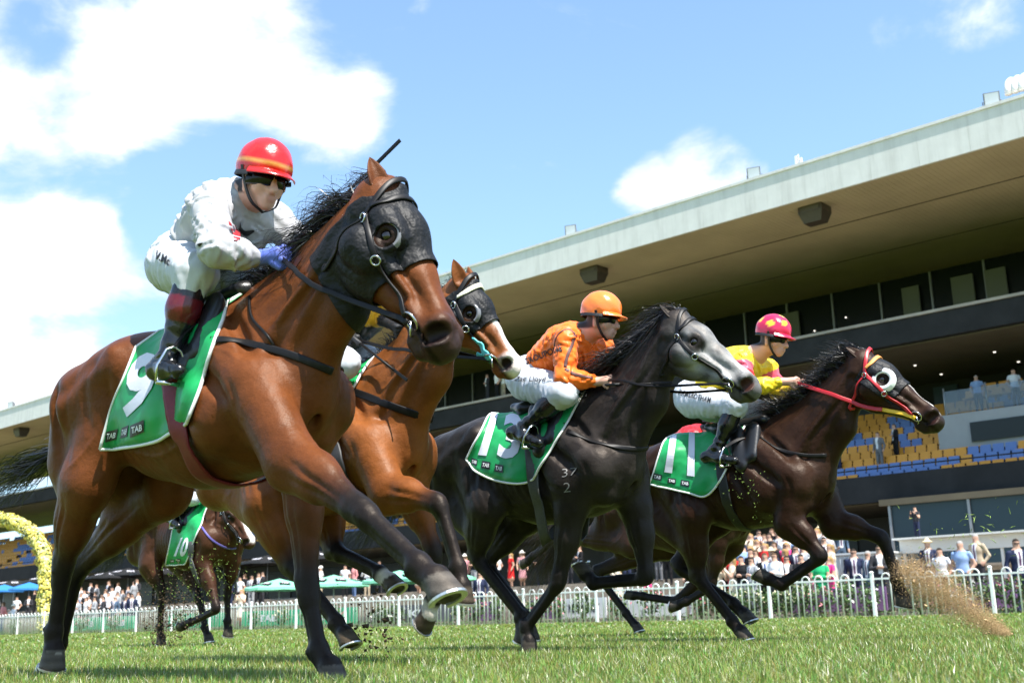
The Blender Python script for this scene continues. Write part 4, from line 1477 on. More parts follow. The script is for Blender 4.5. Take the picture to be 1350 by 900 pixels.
def clip_mesh(V, Q, phi):
    """keep the part of a quad mesh where phi < 0, cut cleanly along phi = 0"""
    q = Q[(phi[Q] < 0).any(1)]
    vid, VV, cutid, Fc = {}, [], {}, []
    def vert(i):
        if i not in vid:
            vid[i] = len(VV); VV.append(V[i])
        return vid[i]
    def cutv(i, j):
        k = (min(i, j), max(i, j))
        if k not in cutid:
            t = phi[i] / (phi[i] - phi[j])
            cutid[k] = len(VV); VV.append(V[i] + (V[j] - V[i]) * t)
        return cutid[k]
    for f in q.tolist():
        p = []
        for a_, b_ in zip(f, f[1:] + f[:1]):
            if phi[a_] < 0: p.append(vert(a_))
            if (phi[a_] < 0) != (phi[b_] < 0): p.append(cutv(a_, b_))
        if len(p) >= 3: Fc.append(p)
    return np.array(VV), Fc
def mask_hood(H, m, lim, hole, back=.02, low=.30):
    """race hood: the skin of the head lifted off, with holes for eyes and ears"""
    V, Q = H['V'], H['Q']
    a, b, c = head_coords(H, V)
    sel = (a > -.15) & (a < .6) & (np.abs(b) < .45) & (np.abs(c) < .3)
    er = np.sqrt((a - .215) ** 2 + (b - .046) ** 2 + np.clip(.06 - np.abs(c), 0, 1) ** 2 * 9)
    ear = np.sqrt((a - .005) ** 2 + (b + .005) ** 2 * .6 + (np.abs(c) - .06) ** 2)
    phi = np.maximum.reduce([a - lim, back - a + .25 * np.clip(b - .1, -.1, .3) * 0, b - low, hole - er, .048 - ear])
    phi = np.where(sel, phi, 1.0)
    me0 = mesh_np('tmp', V, Q)
    N = np.zeros(len(V) * 3, np.float32); me0.vertices.foreach_get('normal', N); N = N.reshape(-1, 3)
    bpy.data.meshes.remove(me0)
    VV, Fc = clip_mesh(V + N * .0085, Q, phi)
    me = bpy.data.meshes.new('hood'); me.from_pydata([tuple(x) for x in VV], [], Fc)
    me.polygons.foreach_set('use_smooth', np.ones(len(me.polygons), bool)); me.materials.append(m)
    o = obj('hood', me, H['root'])
    so = o.modifiers.new('thickness', 'SOLIDIFY'); so.thickness = .004; so.offset = 1
    return o
def eye_cup(H, s, r0, r1, m, name='eye_cup', a0=0, a1=360, lift=.012, dome=.02):
    """flared ring round the eye"""
    poll, u, v, wl, L = H['head']
    c = hpt(H, .215, .046, s * .092)
    n = unit(wl * s - u * .05)
    e1 = unit(u - n * (u @ n)); e2 = np.cross(n, e1)
    V, Fq = [], []
    k = 33
    for i in range(k):
        w = math.radians(a0 + (a1 - a0) * i / (k - 1))
        d = e1 * math.cos(w) + e2 * math.sin(w)
        for r, z in ((r1, lift - .012), ((r0 + r1) / 2 + .004, lift + dome * .7), (r0, lift + dome), (r0 - .002, lift - .006)):
            V.append(c + d * r + n * z)
    for i in range(k - 1):
        for j in range(3):
            q = i * 4 + j
            Fq.append((q, q + 4, q + 5, q + 1))
    return obj(name, mesh_np(name, np.array(V), np.array(Fq), m), H['root'])
# ------------------------------------------------------------------ ground, turf, terrace
def ground_mat():
    m = bpy.data.materials.new('turf soil'); m.use_nodes = True
    t = NT(m.node_tree); b = t.n['Principled BSDF']
    g = t.node('ShaderNodeTexCoord').outputs['Object']
    n1 = t.noise(g, .35, 4, .6); n2 = t.noise(g, 22.0, 6, .7)
    c = t.mix(t.ramp(n1, .35, .65), (.15, .21, .03), (.20, .26, .045))
    c = t.mix(t.ramp(n2, .42, .62), t.mix(.6, c, (.03, .05, .012)), c)
    t.put(b.inputs['Base Color'], c); b.inputs['Roughness'].default_value = .9; b.inputs['Specular IOR Level'].default_value = .1
    bn = t.node('ShaderNodeBump'); bn.inputs['Distance'].default_value = .03; t.put(bn.inputs['Height'], n2); t.put(b.inputs['Normal'], bn.outputs[0])
    return m
gm = bpy.data.meshes.new('ground')
gm.from_pydata([(-900, -300, 0), (900, -300, 0), (900, 1500, 0), (-900, 1500, 0)], [], [(0, 1, 2, 3)])
gm.materials.append(ground_mat())
obj('ground', gm, kind='structure')

FENCE_N = 27.5
def grass_mat():
    m = bpy.data.materials.new('grass blades'); m.use_nodes = True
    t = NT(m.node_tree); b = t.n['Principled BSDF']
    a = t.node('ShaderNodeAttribute', attribute_name='Col')
    t.put(b.inputs['Base Color'], a.outputs['Color'])
    b.inputs['Roughness'].default_value = .36; b.inputs['Specular IOR Level'].default_value = .5
    tr = t.node('ShaderNodeBsdfTranslucent'); t.put(tr.inputs['Color'], a.outputs['Color'])
    mx = t.node('ShaderNodeMixShader'); mx.inputs[0].default_value = .35
    t.l.new(b.outputs[0], mx.inputs[1]); t.l.new(tr.outputs[0], mx.inputs[2])
    t.l.new(mx.outputs[0], t.n['Material Output'].inputs['Surface'])
    return m
def grass(zones):
    r = np.random.default_rng(21)
    allV, allC, allF = [], [], []
    base = 0
    for y0, y1, dens, hgt, wid, seg in zones:
        area = .5 * (y1 * y1 - y0 * y0) * 1.24
        n = int(area * dens)
        yy = np.sqrt(r.uniform(y0 * y0, y1 * y1, n)); xx = r.uniform(-.60, .64, n) * yy
        keep = (xx * LF[0] + yy * LF[1]) < FENCE_N - .15
        xx, yy = xx[keep], yy[keep]; n = len(xx)
        P = np.stack([xx, yy, 0 * xx], 1)
        patch = vnoise(P, 1.3, 31) * .5 + vnoise(P, 5.0, 32) * .35
        h = hgt * r.uniform(.55, 1.2, n) * (1 + .22 * np.clip(patch, -1, 1))
        a = r.uniform(0, 6.28, n); lean = np.abs(r.normal(0, .55, n)) * h
        dx, dy = np.cos(a), np.sin(a)
        tw = a + math.pi / 2 + r.normal(0, .5, n)
        sx, sy = np.cos(tw), np.sin(tw)
        w = wid * r.uniform(.6, 1.25, n)
        dry = r.uniform(0, 1, n)
        c0 = np.stack([(.205 + .09 * r.uniform(-1, 1, n)), .275 + .09 * r.uniform(-1, 1, n), .058 + .012 * r.uniform(-1, 1, n)], 1)
        c0 *= (1 + .22 * np.clip(patch, -1.2, 1.2))[:, None]
        c0[dry > .88] = np.array([.42, .44, .20]); c0[dry > .965] = np.array([.62, .60, .46])
        ts = np.linspace(0, 1, seg + 1)
        V = np.zeros((n, seg * 2 + 1, 3)); C = np.zeros((n, seg * 2 + 1, 3))
        for k, t in enumerate(ts):
            cx = xx + dx * lean * t ** 1.8; cy = yy + dy * lean * t ** 1.8; cz = h * t * (1 - .12 * (lean / h) * t)
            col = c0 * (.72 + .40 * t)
            if k < seg:
                hw = w * (1 - .55 * t ** 1.5) * .5
                V[:, 2 * k] = np.stack([cx - sx * hw, cy - sy * hw, cz], 1); V[:, 2 * k + 1] = np.stack([cx + sx * hw, cy + sy * hw, cz], 1)
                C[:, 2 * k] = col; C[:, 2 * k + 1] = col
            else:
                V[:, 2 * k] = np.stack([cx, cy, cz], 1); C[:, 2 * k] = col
        kk = seg * 2 + 1
        i0 = base + np.arange(n) * kk
        for k in range(seg - 1):
            allF.append(np.stack([i0 + 2 * k, i0 + 2 * k + 1, i0 + 2 * k + 3, i0 + 2 * k + 2], 1))
        allF.append(np.stack([i0 + 2 * seg - 2, i0 + 2 * seg - 1, i0 + 2 * seg], 1))
        allV.append(V.reshape(-1, 3)); allC.append(C.reshape(-1, 3)); base += n * kk
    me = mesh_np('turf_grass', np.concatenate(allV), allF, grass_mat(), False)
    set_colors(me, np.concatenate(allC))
    return obj('turf_grass', me, None, 'short thick green race track turf in front of the white fence', 'grass', kind='stuff')
grass([(2.0, 5.2, 6400, .064, .0046, 3), (5.2, 9.5, 3000, .060, .0062, 2), (9.5, 20, 520, .058, .014, 2), (20, 64, 55, .06, .036, 2)])

# stepped terrace between the fence and the stand
TERR = [(30.2, .12), (32.0, .42), (33.6, .74), (35.2, 1.04), (36.8, 1.28), (38.6, 1.48), (41.5, 1.66)]
def terr_z(n):
    z = 0.0
    for a, b in TERR:
        if n >= a: z = b
    return z
CONC = mat('weathered concrete', (.27, .23, .18), .85, var=.22, scale=3.0, bump=.01, bscale=20)
for i, (a, z) in enumerate(TERR):
    b = TERR[i + 1][0] + .02 if i + 1 < len(TERR) else 60.0
    mb = MB(); V = [srz(s, n, zz) for zz in (-.2, z) for s, n in ((-190, a), (25, a), (25, b), (-190, b))]
    mb.hexa(np.array(V))
    obj('terrace_step', mb.mesh('terrace_step', CONC), kind='structure')
mb = MB(); mb.hexa(np.array([srz(s, n, zz) for zz in (-.1, .02) for s, n in ((-190, FENCE_N + .25), (25, FENCE_N + .25), (25, 30.2), (-190, 30.2))]))
obj('path', mb.mesh('path', mat('grey path paving', (.22, .21, .19), .9, var=.15, scale=2)), kind='structure')
# ------------------------------------------------------------------ grandstand
S0, S1 = -150.0, 8.0
WHITEP = mat('weathered white fascia paint', (.70, .68, .65), .6, var=.06, scale=1.2)
def streaky(m, sc=(1.3, 1.3, .12)):
    t = NT(m.node_tree); b = t.n['Principled BSDF']
    g = t.node('ShaderNodeNewGeometry').outputs['Position']
    mp = t.node('ShaderNodeMapping'); mp.inputs['Scale'].default_value = sc; t.put(mp.inputs['Vector'], g)
    n = t.noise(mp.outputs[0], 2.2, 6, .65)
    old = b.inputs['Base Color'].links[0].from_socket if b.inputs['Base Color'].links else tuple(b.inputs['Base Color'].default_value)[:3]
    t.put(b.inputs['Base Color'], t.mix(t.ramp(n, .45, .75, 0, .30), old, (.33, .31, .27)))
streaky(WHITEP)
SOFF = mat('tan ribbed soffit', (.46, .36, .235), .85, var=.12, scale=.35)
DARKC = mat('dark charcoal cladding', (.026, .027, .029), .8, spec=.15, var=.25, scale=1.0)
OLIVE = mat('olive soffit panels', (.10, .085, .055), .8, var=.15, scale=.8)  # dark olive panel colour, slightly uneven at random
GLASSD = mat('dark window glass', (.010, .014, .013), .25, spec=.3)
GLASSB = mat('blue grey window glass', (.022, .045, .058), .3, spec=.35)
CREAM = mat('cream blinds', (.17, .18, .14), .8)
STEELG = mat('grey steel', (.30, .31, .32), .4, .6)
GRIME = mat('dark grime seam', (.42, .42, .40), .8)
def slab(name, s0, s1, n0, n1, z0, z1, m, parent, kind=None):
    mb = MB(); mb.hexa(np.array([srz(s, n, z) for z in (z0, z1) for s, n in ((s0, n0), (s1, n0), (s1, n1), (s0, n1))]))
    return obj(name, mb.mesh(name, m), parent, kind=kind)
GS = empty('grandstand', (0, 0, 0), 0, 'long grandstand with a cantilevered white-edged roof and orange seats', 'grandstand')
# roof: fascia of panels, cap, soffit with ribs
roof = slab('roof', S0, S1, 42.12, 60, 17.06, 18.4, SOFF, GS)
PANEL = 2.0
k = 0
s = S0
mbp = MB(); mbp.box((0.003, -.06, 0), (PANEL - .003, .06, 1.5))
pm = mbp.mesh('fascia_panel', WHITEP)
ang = RUN_ROT
while s < S1:
    o = obj('fascia_panel', pm, roof); p = srz(s, 42.0, 17.0); o.location = p; o.rotation_euler = (0, 0, ang); s += PANEL
slab('roof_cap', S0, S1, 41.88, 43.0, 18.5, 18.62, WHITEP, roof)
slab('fascia_seam_backing', S0, S1, 42.07, 42.11, 17.02, 18.5, GRIME, roof)
for n in (46.2, 51.5):
    slab('soffit_joint', S0, S1, n, n + .05, 17.03, 17.056, mat('dark joint', (.05, .036, .02), .9), roof)
mb = MB()
s = -100.0
while s < S1:
    mb.hexa(np.array([srz(a, n, z) for z in (17.052, 17.058) for a, n in ((s, 42.2), (s + .11, 42.2), (s + .11, 56.8), (s, 56.8))])); s += .22
obj('soffit_rib', mb.mesh('soffit_rib', SOFF), roof, kind='stuff')
# lamp housings under the roof edge
LAMPB = mat('brown lamp housing', (.06, .045, .035), .5, var=.2, scale=3)
LAMPG = mat('lamp glass', (.10, .09, .08), .2)
for px, py in ((28, 573), (783, 367), (1075, 287)):
    sc_, _, _ = px_on_n(px, py, 43.1)
    sc_ = [v for v in np.linspace(-140, 5, 2901) if True][int(np.argmin([abs((lambda c: 675 + FPX * c[0] / -c[2])(CR.T @ (srz(v, 43.3, 16.7) - CC)) - px) for v in np.linspace(-140, 5, 2901)]))]
    L_ = empty('soffit_lamp', srz(sc_, 43.3, 17.03), ang); L_.parent = GS
    mb = MB()
    P = [(-.55, -.45), (.55, -.45), (.55, .45), (-.55, .45)]; q = [(-.40, -.30), (.40, -.30), (.40, .30), (-.40, .30)]
    mb.hexa(np.array([(x, y, -.72) for x, y in q] + [(x, y, -.28) for x, y in P])); mb.hexa(np.array([(x, y, -.279) for x, y in P] + [(x, y, 0) for x, y in P]))
    h_ = obj('lamp_housing', mb.mesh('lamp_housing', LAMPB), L_)
    mb = MB(); mb.box((-.42, -.475, -.26), (.42, -.452, -.04)); mb.box((.452, -.33, -.26), (.475, .33, -.04)); obj('lamp_glass', mb.mesh('lamp_glass', LAMPG), L_)
# upper glazed level
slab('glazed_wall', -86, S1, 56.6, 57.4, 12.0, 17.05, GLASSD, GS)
for i in range(34):
    s = -85 + i * 2.75
    slab('mullion', s, s + .10, 56.45, 56.59, 12.3, 17.03, STEELG, GS)
for s, w in ((-20.6, 1.1), (-18.9, 1.0), (-23.2, .9), (-39.5, 1.2), (-30.2, 1.0)):
    slab('window_blind', s, s + w, 56.30, 56.44, 12.3, 16.4, CREAM, GS)
ub = slab('upper_balcony', S0, S1, 46.0, 58, 11.08, 12.12, DARKC, GS)
slab('balcony_edge', S0, S1, 45.9, 46.25, 12.124, 12.24, mat('pale balcony edge', (.34, .31, .27), .7, var=.25, scale=.8), ub)
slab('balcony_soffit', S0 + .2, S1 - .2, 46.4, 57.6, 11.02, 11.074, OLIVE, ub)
r = np.random.default_rng(5)
DLM = mat('downlight', (1.0, .93, .82), .3, emit=.9)
mbd = MB(); mbd.tube([(0, 0, -.035), (0, 0, 0)], .06, 8); dlm = mbd.mesh('downlight', DLM)
for i in range(8):
    for n in (50.5, 53.5):
        o = obj('downlight', dlm, ub); o.location = srz(-32 + i * 3.6 + (n % 1) * 1.3, n, 11.015)
for i in range(15):
    o = obj('downlight', dlm, GS); o.location = srz(-36 + i * 1.9, 56.5, 13.6 + (i * 37 % 17) * .13); o.scale = (.8, .8, 1.5)
# columns and the back of the seating bowl
for s in (-92.0, -76.0, -60.0, -44.0, -28.5, -17.4, -3.0):
    slab('column', s, s + .85, 54.6, 55.5, 1.6, 11.05, DARKC, GS)
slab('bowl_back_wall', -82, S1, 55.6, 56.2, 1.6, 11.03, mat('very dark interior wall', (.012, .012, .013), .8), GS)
for s, w in ((-26.5, 2.0), (-21.8, 1.2), (-15.8, 2.2), (-12.2, 3.0), (-66, 3), (-57, 2.5), (-50, 2.5)):
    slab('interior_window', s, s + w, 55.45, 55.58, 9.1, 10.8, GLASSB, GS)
# seating tier
tier = slab('seating_parapet', S0, S1, 44.0, 44.35, 4.35, 5.42, DARKC, GS)
for i in range(60):
    slab('parapet_joint', S0 + i * 2.6, S0 + i * 2.6 + .03, 43.985, 44.0, 4.36, 5.41, mat('joint shadow gap', (.012, .012, .014), .9), tier) if False else None
ROWS = 10
TIERC = mat('grey tier concrete', (.11, .11, .115), .85, var=.15, scale=2)
for r_ in range(ROWS):
    slab('seat_tread', S0, S1, 44.36 + r_ * .85, 44.36 + (r_ + 1) * .85 - .004, 4.40, 5.02 + r_ * .42, TIERC, tier)
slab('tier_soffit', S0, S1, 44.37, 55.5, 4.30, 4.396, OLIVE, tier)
ORANGE = mat('orange plastic seat', (.66, .29, .03), .55)
BLUE = mat('blue plastic seat', (.11, .19, .42), .55)
def seat_geo():
    mb = MB()
    w = .225
    mb.hexa(np.array([(-w, -.20, .0), (w, -.20, .0), (w, .18, -.03), (-w, .18, -.03), (-w, -.20, .045), (w, -.20, .045), (w, .18, .02), (-w, .18, .02)]))
    mb.hexa(np.array([(-w, .16, .021), (w, .16, .021), (w * .94, .235, .40), (-w * .94, .235, .40), (-w, .20, .021), (w, .20, .021), (w * .94, .275, .40), (-w * .94, .275, .40)]))
    mb.box((-.03, -.05, -.22), (.03, .10, -.031))
    return mb
seat_me = [seat_geo().mesh('seat', ORANGE), seat_geo().mesh('seat', BLUE)]
sg = seat_geo(); SV = np.concatenate(sg.v); SF = sg.f
seats = []
for r_ in range(ROWS):
    n_ = 44.36 + r_ * .85 + .42; z_ = 5.02 + r_ * .42 + .24
    s = -128.0
    while s < 4:
        aisle = (s % 13.0) < 1.0
        if not aisle and not (-17.0 < s < -9.5 and r_ in (3, 4, 5, 6, 7)):
            bl = (math.sin(s * .9 + r_ * 1.9) + math.sin(s * .37 - r_ * .8 + 2) + .8 * math.sin(s * 2.3 + r_) > .75) or (r_ == 1 and -25 < s < -17)
            seats.append((s, n_, z_, int(bl), r_))
        s += .5
near = sorted(seats, key=lambda q: -(q[0] > -26.5 and q[0] < -8) * 100 + q[4] * .2 + abs(q[0] + 20) * .01)
objs_, rest = near[:290], near[290:]
for s, n, z, b, r_ in objs_:
    o = obj('seat', seat_me[b], tier); o.location = srz(s, n, z); o.rotation_euler = (0, 0, ang)
CA, SA = math.cos(ang), math.sin(ang)
for b, m in ((0, ORANGE), (1, BLUE)):
    L_ = [q for q in rest if q[3] == b]
    Rm = np.array([[CA, -SA, 0], [SA, CA, 0], [0, 0, 1]])
    base = SV @ Rm.T
    V = (np.array([srz(q[0], q[1], q[2]) for q in L_])[:, None, :] + base[None]).reshape(-1, 3)
    F4 = np.array(SF)
    Fq = (F4[None] + (np.arange(len(L_)) * len(SV))[:, None, None]).reshape(-1, 4)
    obj('seat_row', mesh_np('seat_row', V, Fq, m, False), tier, kind='stuff')
# rail in front of the seats, box terrace with glass balustrade
mb = MB(); mb.tube([srz(S0, 44.2, 5.72), srz(S1, 44.2, 5.72)], .03, 6); obj('front_rail', mb.mesh('front_rail', DARKC), tier)
BOXW = mat('pale grey box wall', (.30, .31, .32), .7, var=.1, scale=1)
bx = slab('box_terrace', -18.6, 6, 47.3, 52.0, 6.4, 8.0, BOXW, GS)
slab('box_opening', -17.2, -9.8, 47.2, 47.29, 6.75, 7.55, GLASSD, bx)
for i in range(9):
    s = -18.2 + i * 1.75
    mb = MB(); mb.tube([srz(s, 47.4, 8.0), srz(s, 47.4, 9.15)], .035, 6); obj('balustrade_post', mb.mesh('balustrade_post', mat('bright steel post', (.6, .6, .6), .3, .7), True), bx)
gl = slab('balustrade_glass', -18.2, 4, 47.36, 47.385, 8.05, 9.0, mat('clear balustrade glass', (.5, .6, .65), .05, trans=.9, spec=.5), bx)
for i in range(26):
    o = obj('seat', seat_me[0], bx); o.location = srz(-17.6 + i * .55, 48.6, 8.75); o.rotation_euler = (0, 0, ang)
    o = obj('seat', seat_me[0], bx); o.location = srz(-17.6 + i * .55, 49.6, 9.15); o.rotation_euler = (0, 0, ang)
# ground floor
slab('ground_floor_wall', -140, S1, 51.0, 51.4, 1.66, 4.29, mat('grey ground floor wall', (.075, .078, .08), .7, var=.2, scale=.6), GS)
for i in range(20):
    s = -120 + i * 6.2
    slab('doorway', s, s + 2.6, 50.9, 50.98, 1.67, 3.9, GLASSD, GS)
slab('ground_floor_glass', -19.3, S1, 43.3, 43.6, 1.67, 4.28, GLASSB, GS)
for i in range(9):
    slab('mullion', -19.3 + i * 3.1, -19.2 + i * 3.1, 43.2, 43.29, 1.67, 4.28, STEELG, GS)
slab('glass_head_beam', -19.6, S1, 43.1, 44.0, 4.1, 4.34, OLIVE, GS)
# lettering on the parapet
def stand_text(s_, px0, px1, n, m, parent, name, bold=.03):
    V, Fc = text_flat(s_, bold, 0)
    a = np.array(px_on_n(*px0, n)); b = np.array(px_on_n(*px1, n))
    P = [srz(a[0] + (b[0] - a[0]) * u_, n, a[2] + (b[2] - a[2]) * v_) for u_, v_ in V]
    me = bpy.data.meshes.new(name); me.from_pydata([tuple(p) for p in P], [], Fc); me.materials.append(m)
    return obj(name, me, parent)
stand_text('J.R.', (175, 745), (186, 737), 43.98, TABW, tier, 'parapet_lettering')
# on the roof: floodlights, aerial, white ribbed shell
for px, py in ((16, 533), (754, 302), (995, 228), (1309, 122)):
    sv = np.linspace(-140, 5, 5801)
    xs = np.array([(lambda c: 675 + FPX * c[0] / -c[2])(CR.T @ (srz(v, 42.6, 19.0) - CC)) for v in sv[::4]])
    s = sv[::4][int(np.argmin(np.abs(xs - px)))]
    t = empty('floodlight', srz(s, 42.6, 18.62), ang + .35, {16: 'small grey floodlight on the far end of the roof', 754: 'grey square floodlight on the roof edge above the rider in orange', 995: 'square floodlight on the roof edge in front of the small cloud', 1309: 'large square floodlight beside the white ribbed shell on the roof'}[px], 'floodlight', 'floodlights along the grandstand roof')
    mb = MB(); mb.hexa(np.array([(-.30, -.16, .12), (.30, -.16, .12), (.22, .14, .18), (-.22, .14, .18), (-.30, -.22, .68), (.30, -.22, .68), (.22, .10, .62), (-.22, .10, .62)])); obj('lamp_body', mb.mesh('lamp_body', mat('grey lamp casing', (.16, .17, .18), .5)), t)
    mb = MB(); mb.hexa(np.array([(-.25, -.185, .16), (.25, -.185, .16), (.25, -.17, .16), (-.25, -.17, .16), (-.25, -.235, .64), (.25, -.235, .64), (.25, -.22, .64), (-.25, -.22, .64)])); obj('lamp_glass', mb.mesh('lamp_glass', mat('pale lamp glass', (.42, .47, .48), .15)), t)
    mb = MB(); mb.tube([(-.33, -.03, .40), (-.33, -.03, .02), (.33, -.03, .02), (.33, -.03, .40)], .025, 6); mb.box((-.15, -.1, 0), (.15, .1, .02)); obj('bracket', mb.mesh('bracket', STEELG), t)
s, _, _ = px_on_n(1059, 216, 43.0)
t = empty('roof_aerial', srz(s - .2, 43.0, 18.62), ang, 'small white aerial standing on the grandstand roof', 'aerial')
mb = MB(); mb.tube([(0, 0, 0), (0, 0, .9)], .03, 6); obj('mast', mb.mesh('mast', WHITEP), t)
mb = MB(); mb.box((-.16, -.04, .35), (-.06, .04, .85)); mb.box((.06, -.04, .3), (.16, .04, .7)); obj('antenna_panel', mb.mesh('antenna_panel', mat('white plastic', (.7, .7, .7), .4)), t)
s, _, _ = px_on_n(1326, 100, 43.5)
t = empty('roof_shell', srz(s, 44.0, 18.62), ang, 'white ribbed curved shell roof standing on the grandstand roof', 'roof shell')
ribm = mat('white ribbed metal', (.72, .72, .68), .45)
for i in range(14):
    mb = MB(); pts = [(i * .26 + .13, -.9 + .9 * (1 - math.cos(w)), .75 + .75 * math.sin(w)) for w in np.linspace(-.1, 2.2, 12)]
    mb.tube(pts, .15, 8); obj('rib', mb.mesh('rib', ribm, True), t)
mb = MB(); mb.box((.3, .2, 0), (3.4, 2.0, .9)); obj('plinth', mb.mesh('plinth', WHITEP), t)
# ------------------------------------------------------------------ the runners: positions and poses
F1 = Frame(-3.86, 2.64); F2 = Frame(-4.81, 4.01); F3 = Frame(-4.52, 5.54); F4 = Frame(-4.19, 7.35)
def A(*v): return np.array(v, float)

COAT_BAY = horse_mat('glossy bay coat', .42, .20)
COAT_DARK = horse_mat('glossy dark coat', .40, .17)

H1 = dict(coat=(.120, .035, .009), mat=COAT_BAY, dz=-.02, croup=-.03, muzdark=.80, ear=.01,
    poll=F1.p(508, 256, -.0), muz=F1.p(622, 452, .10), hw=unit(A(-.55, 1, .0)), eardir=A(-.35, -.05, 1),
    legs=dict(rf=[F1.p(383, 607, -.17), F1.p(478, 676, -.19), F1.p(552, 745, -.20), F1.p(588, 773, -.20)],
              lf=[A(.17, .165, .86), F1.p(405, 780, .16), F1.p(420, 857, .16), A(.42, .16, .045)],
              rh=[A(-.7, -.14, 1.2), A(-.86, -.20, .86), F1.p(82, 750, -.15), F1.p(71, 832, -.14), F1.p(71, 862, -.14)],
              lh=[A(-.7, .14, 1.2), A(-.84, .18, .86), F1.p(100, 752, .12), A(-1.66, .12, .17), A(-1.70, .12, .10)]),
    hoof_ang=dict(lf=38, rf=34), hoofcol=(.075, .065, .055), socks=('rh',), sock0=2.45, pt0=.35, pt1=.95)
H2 = dict(coat=(.185, .058, .014), mat=COAT_BAY, dz=0.0, muzdark=.2, whitenose=True, blaze=(.06, .62, .030), ear=.03,
    poll=F2.p(612, 377, -.02), muz=F2.p(694, 481, .10), hw=unit(A(-.3, 1, 0)),
    legs=dict(rf=[F2.p(512, 650, -.17), F2.p(578, 662, -.18), F2.p(604, 748, -.17), F2.p(611, 785, -.17)],
              lf=[A(.28, .165, .90), F2.p(572, 726, .16), F2.p(572, 790, .16), F2.p(563, 816, .16)],
              rh=[A(-.7, -.14, 1.2), A(-.52, -.20, .90), F2.p(384, 745, -.14), F2.p(444, 820, -.13), F2.p(461, 843, -.13)],
              lh=[A(-.7, .14, 1.2), A(-.46, .19, .93), F2.p(441, 726, .13), F2.p(502, 755, .13), F2.p(521, 770, .13)]),
    socks=('lf', 'lh'), hoofcol=(.06, .045, .03), pt0=.55, pt1=1.05)
H3 = dict(coat=(.019, .0155, .0140), mat=COAT_DARK, dz=-.01, muzdark=.62, headcol=(.20, .196, .192), dapple=.9, ear=.02, nostril=(.035, .014, .011),
    poll=F3.p(893, 421, 0), muz=F3.p(1012, 504, .12), hw=unit(A(-.35, 1, 0)), eardir=A(-.8, 0, .75), points=(.010, .009, .009),
    legs=dict(rf=[A(.12, -.165, .86), F3.p(736, 768, -.16), F3.p(694, 826, -.16), A(-.24, -.16, .05)],
              lf=[F3.p(838, 668, .16), F3.p(853, 762, .16), F3.p(782, 769, .16), F3.p(768, 751, .16)],
              rh=[A(-.7, -.14, 1.2), A(-.55, -.20, .93), F3.p(628, 737, -.14), F3.p(688, 812, -.13), F3.p(690, 834, -.13)],
              lh=[A(-.7, .14, 1.2), A(-.52, .19, .92), F3.p(640, 742, .13), F3.p(692, 812, .13), F3.p(700, 834, .13)]),
    hoof_ang=dict(rf=30))
H4 = dict(coat=(.025, .0108, .0060), mat=COAT_DARK, dz=0.0, muzdark=.6, blaze=(.10, .56, .016), ear=.02, nostril=(.02, .008, .007),
    poll=F4.p(1137, 473, 0), muz=F4.p(1253, 548, .12), hw=unit(A(-.35, 1, 0)), eardir=A(-.8, 0, .65), points=(.009, .007, .007),
    legs=dict(lf=[F4.p(1100, 690, .16), F4.p(1163, 707, .16), F4.p(1183, 762, .15), F4.p(1193, 794, .15)],
              rf=[F4.p(1040, 690, -.17), F4.p(1084, 733, -.17), F4.p(1030, 771, -.17), F4.p(1003, 760, -.17)],
              rh=[A(-.7, -.14, 1.2), A(-.50, -.20, .93), F4.p(922, 763, -.14), F4.p(966, 818, -.13), F4.p(983, 838, -.13)],
              lh=[A(-.7, .14, 1.2), A(-.54, .19, .94), F4.p(893, 748, .13), F4.p(968, 795, .13), F4.p(988, 814, .13)]))
make_horse('racehorse', 'big glossy bay horse in a black hood leading on the near side', H1, .0095, F1)
make_horse('racehorse', 'orange-bay horse with a white blazed nose half hidden behind the hooded bay', H2, .0125, F2)
make_horse('racehorse', 'near-black grey horse with a pale grey face and cloth number 13', H3, .0118, F3)
make_horse('racehorse', 'dark brown horse with white eye cups and red and yellow reins', H4, .0125, F4)
# ------------------------------------------------------------------ riders and tack of each runner
def mirrored(J):
    for k in list(J):
        if k[0] == 'r' and k not in ('root',):
            l = 'l' + k[1:]
            if l not in J:
                J[l] = np.array(J[k], float) * np.array([1, -1, 1])
    return J
def plain(c):
    c = np.array(c)
    return lambda V, g, d: np.tile(c, (len(V), 1))
def paint(C, w, col):
    return C * (1 - w[:, None]) + np.array(col) * w[:, None]
def near_chain(V, pts):
    d = np.full(len(V), 9.); t = np.zeros(len(V))
    for i in range(len(pts) - 1):
        a, b = seg_dist(V, pts[i], pts[i + 1])
        k = a < d; d = np.where(k, a, d); t = np.where(k, i + b, t)
    return d, t

# ---- rider in white, on the big bay
J1 = mirrored(dict(rhip=F1.p(230, 350, -.12), rkn=F1.p(256, 360, -.25), ran=F1.p(225, 466, -.30), rhe=F1.p(205, 494, -.31), rto=F1.p(236, 489, -.33),
    neck=F1.p(322, 262, 0), head=F1.p(347, 243, -.01), rsh=F1.p(277, 278, -.19), rel=F1.p(285, 330, -.29), rwr=F1.p(342, 340, -.12), rhd=F1.p(366, 337, -.08),
    face=A(1, -.12, -.22), up=A(.25, 0, 1)))
J1['pelvis'] = J1['rhip'] * A(1, 0, 1) + A(-.02, 0, .055)
J1['lkn'] = A(.02, .25, 1.60); J1['lsh'] = F1.p(362, 290, .19)
WHITE_SILK = plain((.42, .42, .44))
def helmet1(p):
    C = np.tile(np.array([.62, .012, .010]), (len(p), 1))
    return paint(C, ((p[:, 2] > -.02) & (p[:, 2] < .10)).astype(float) * .9, (.75, .38, .08))
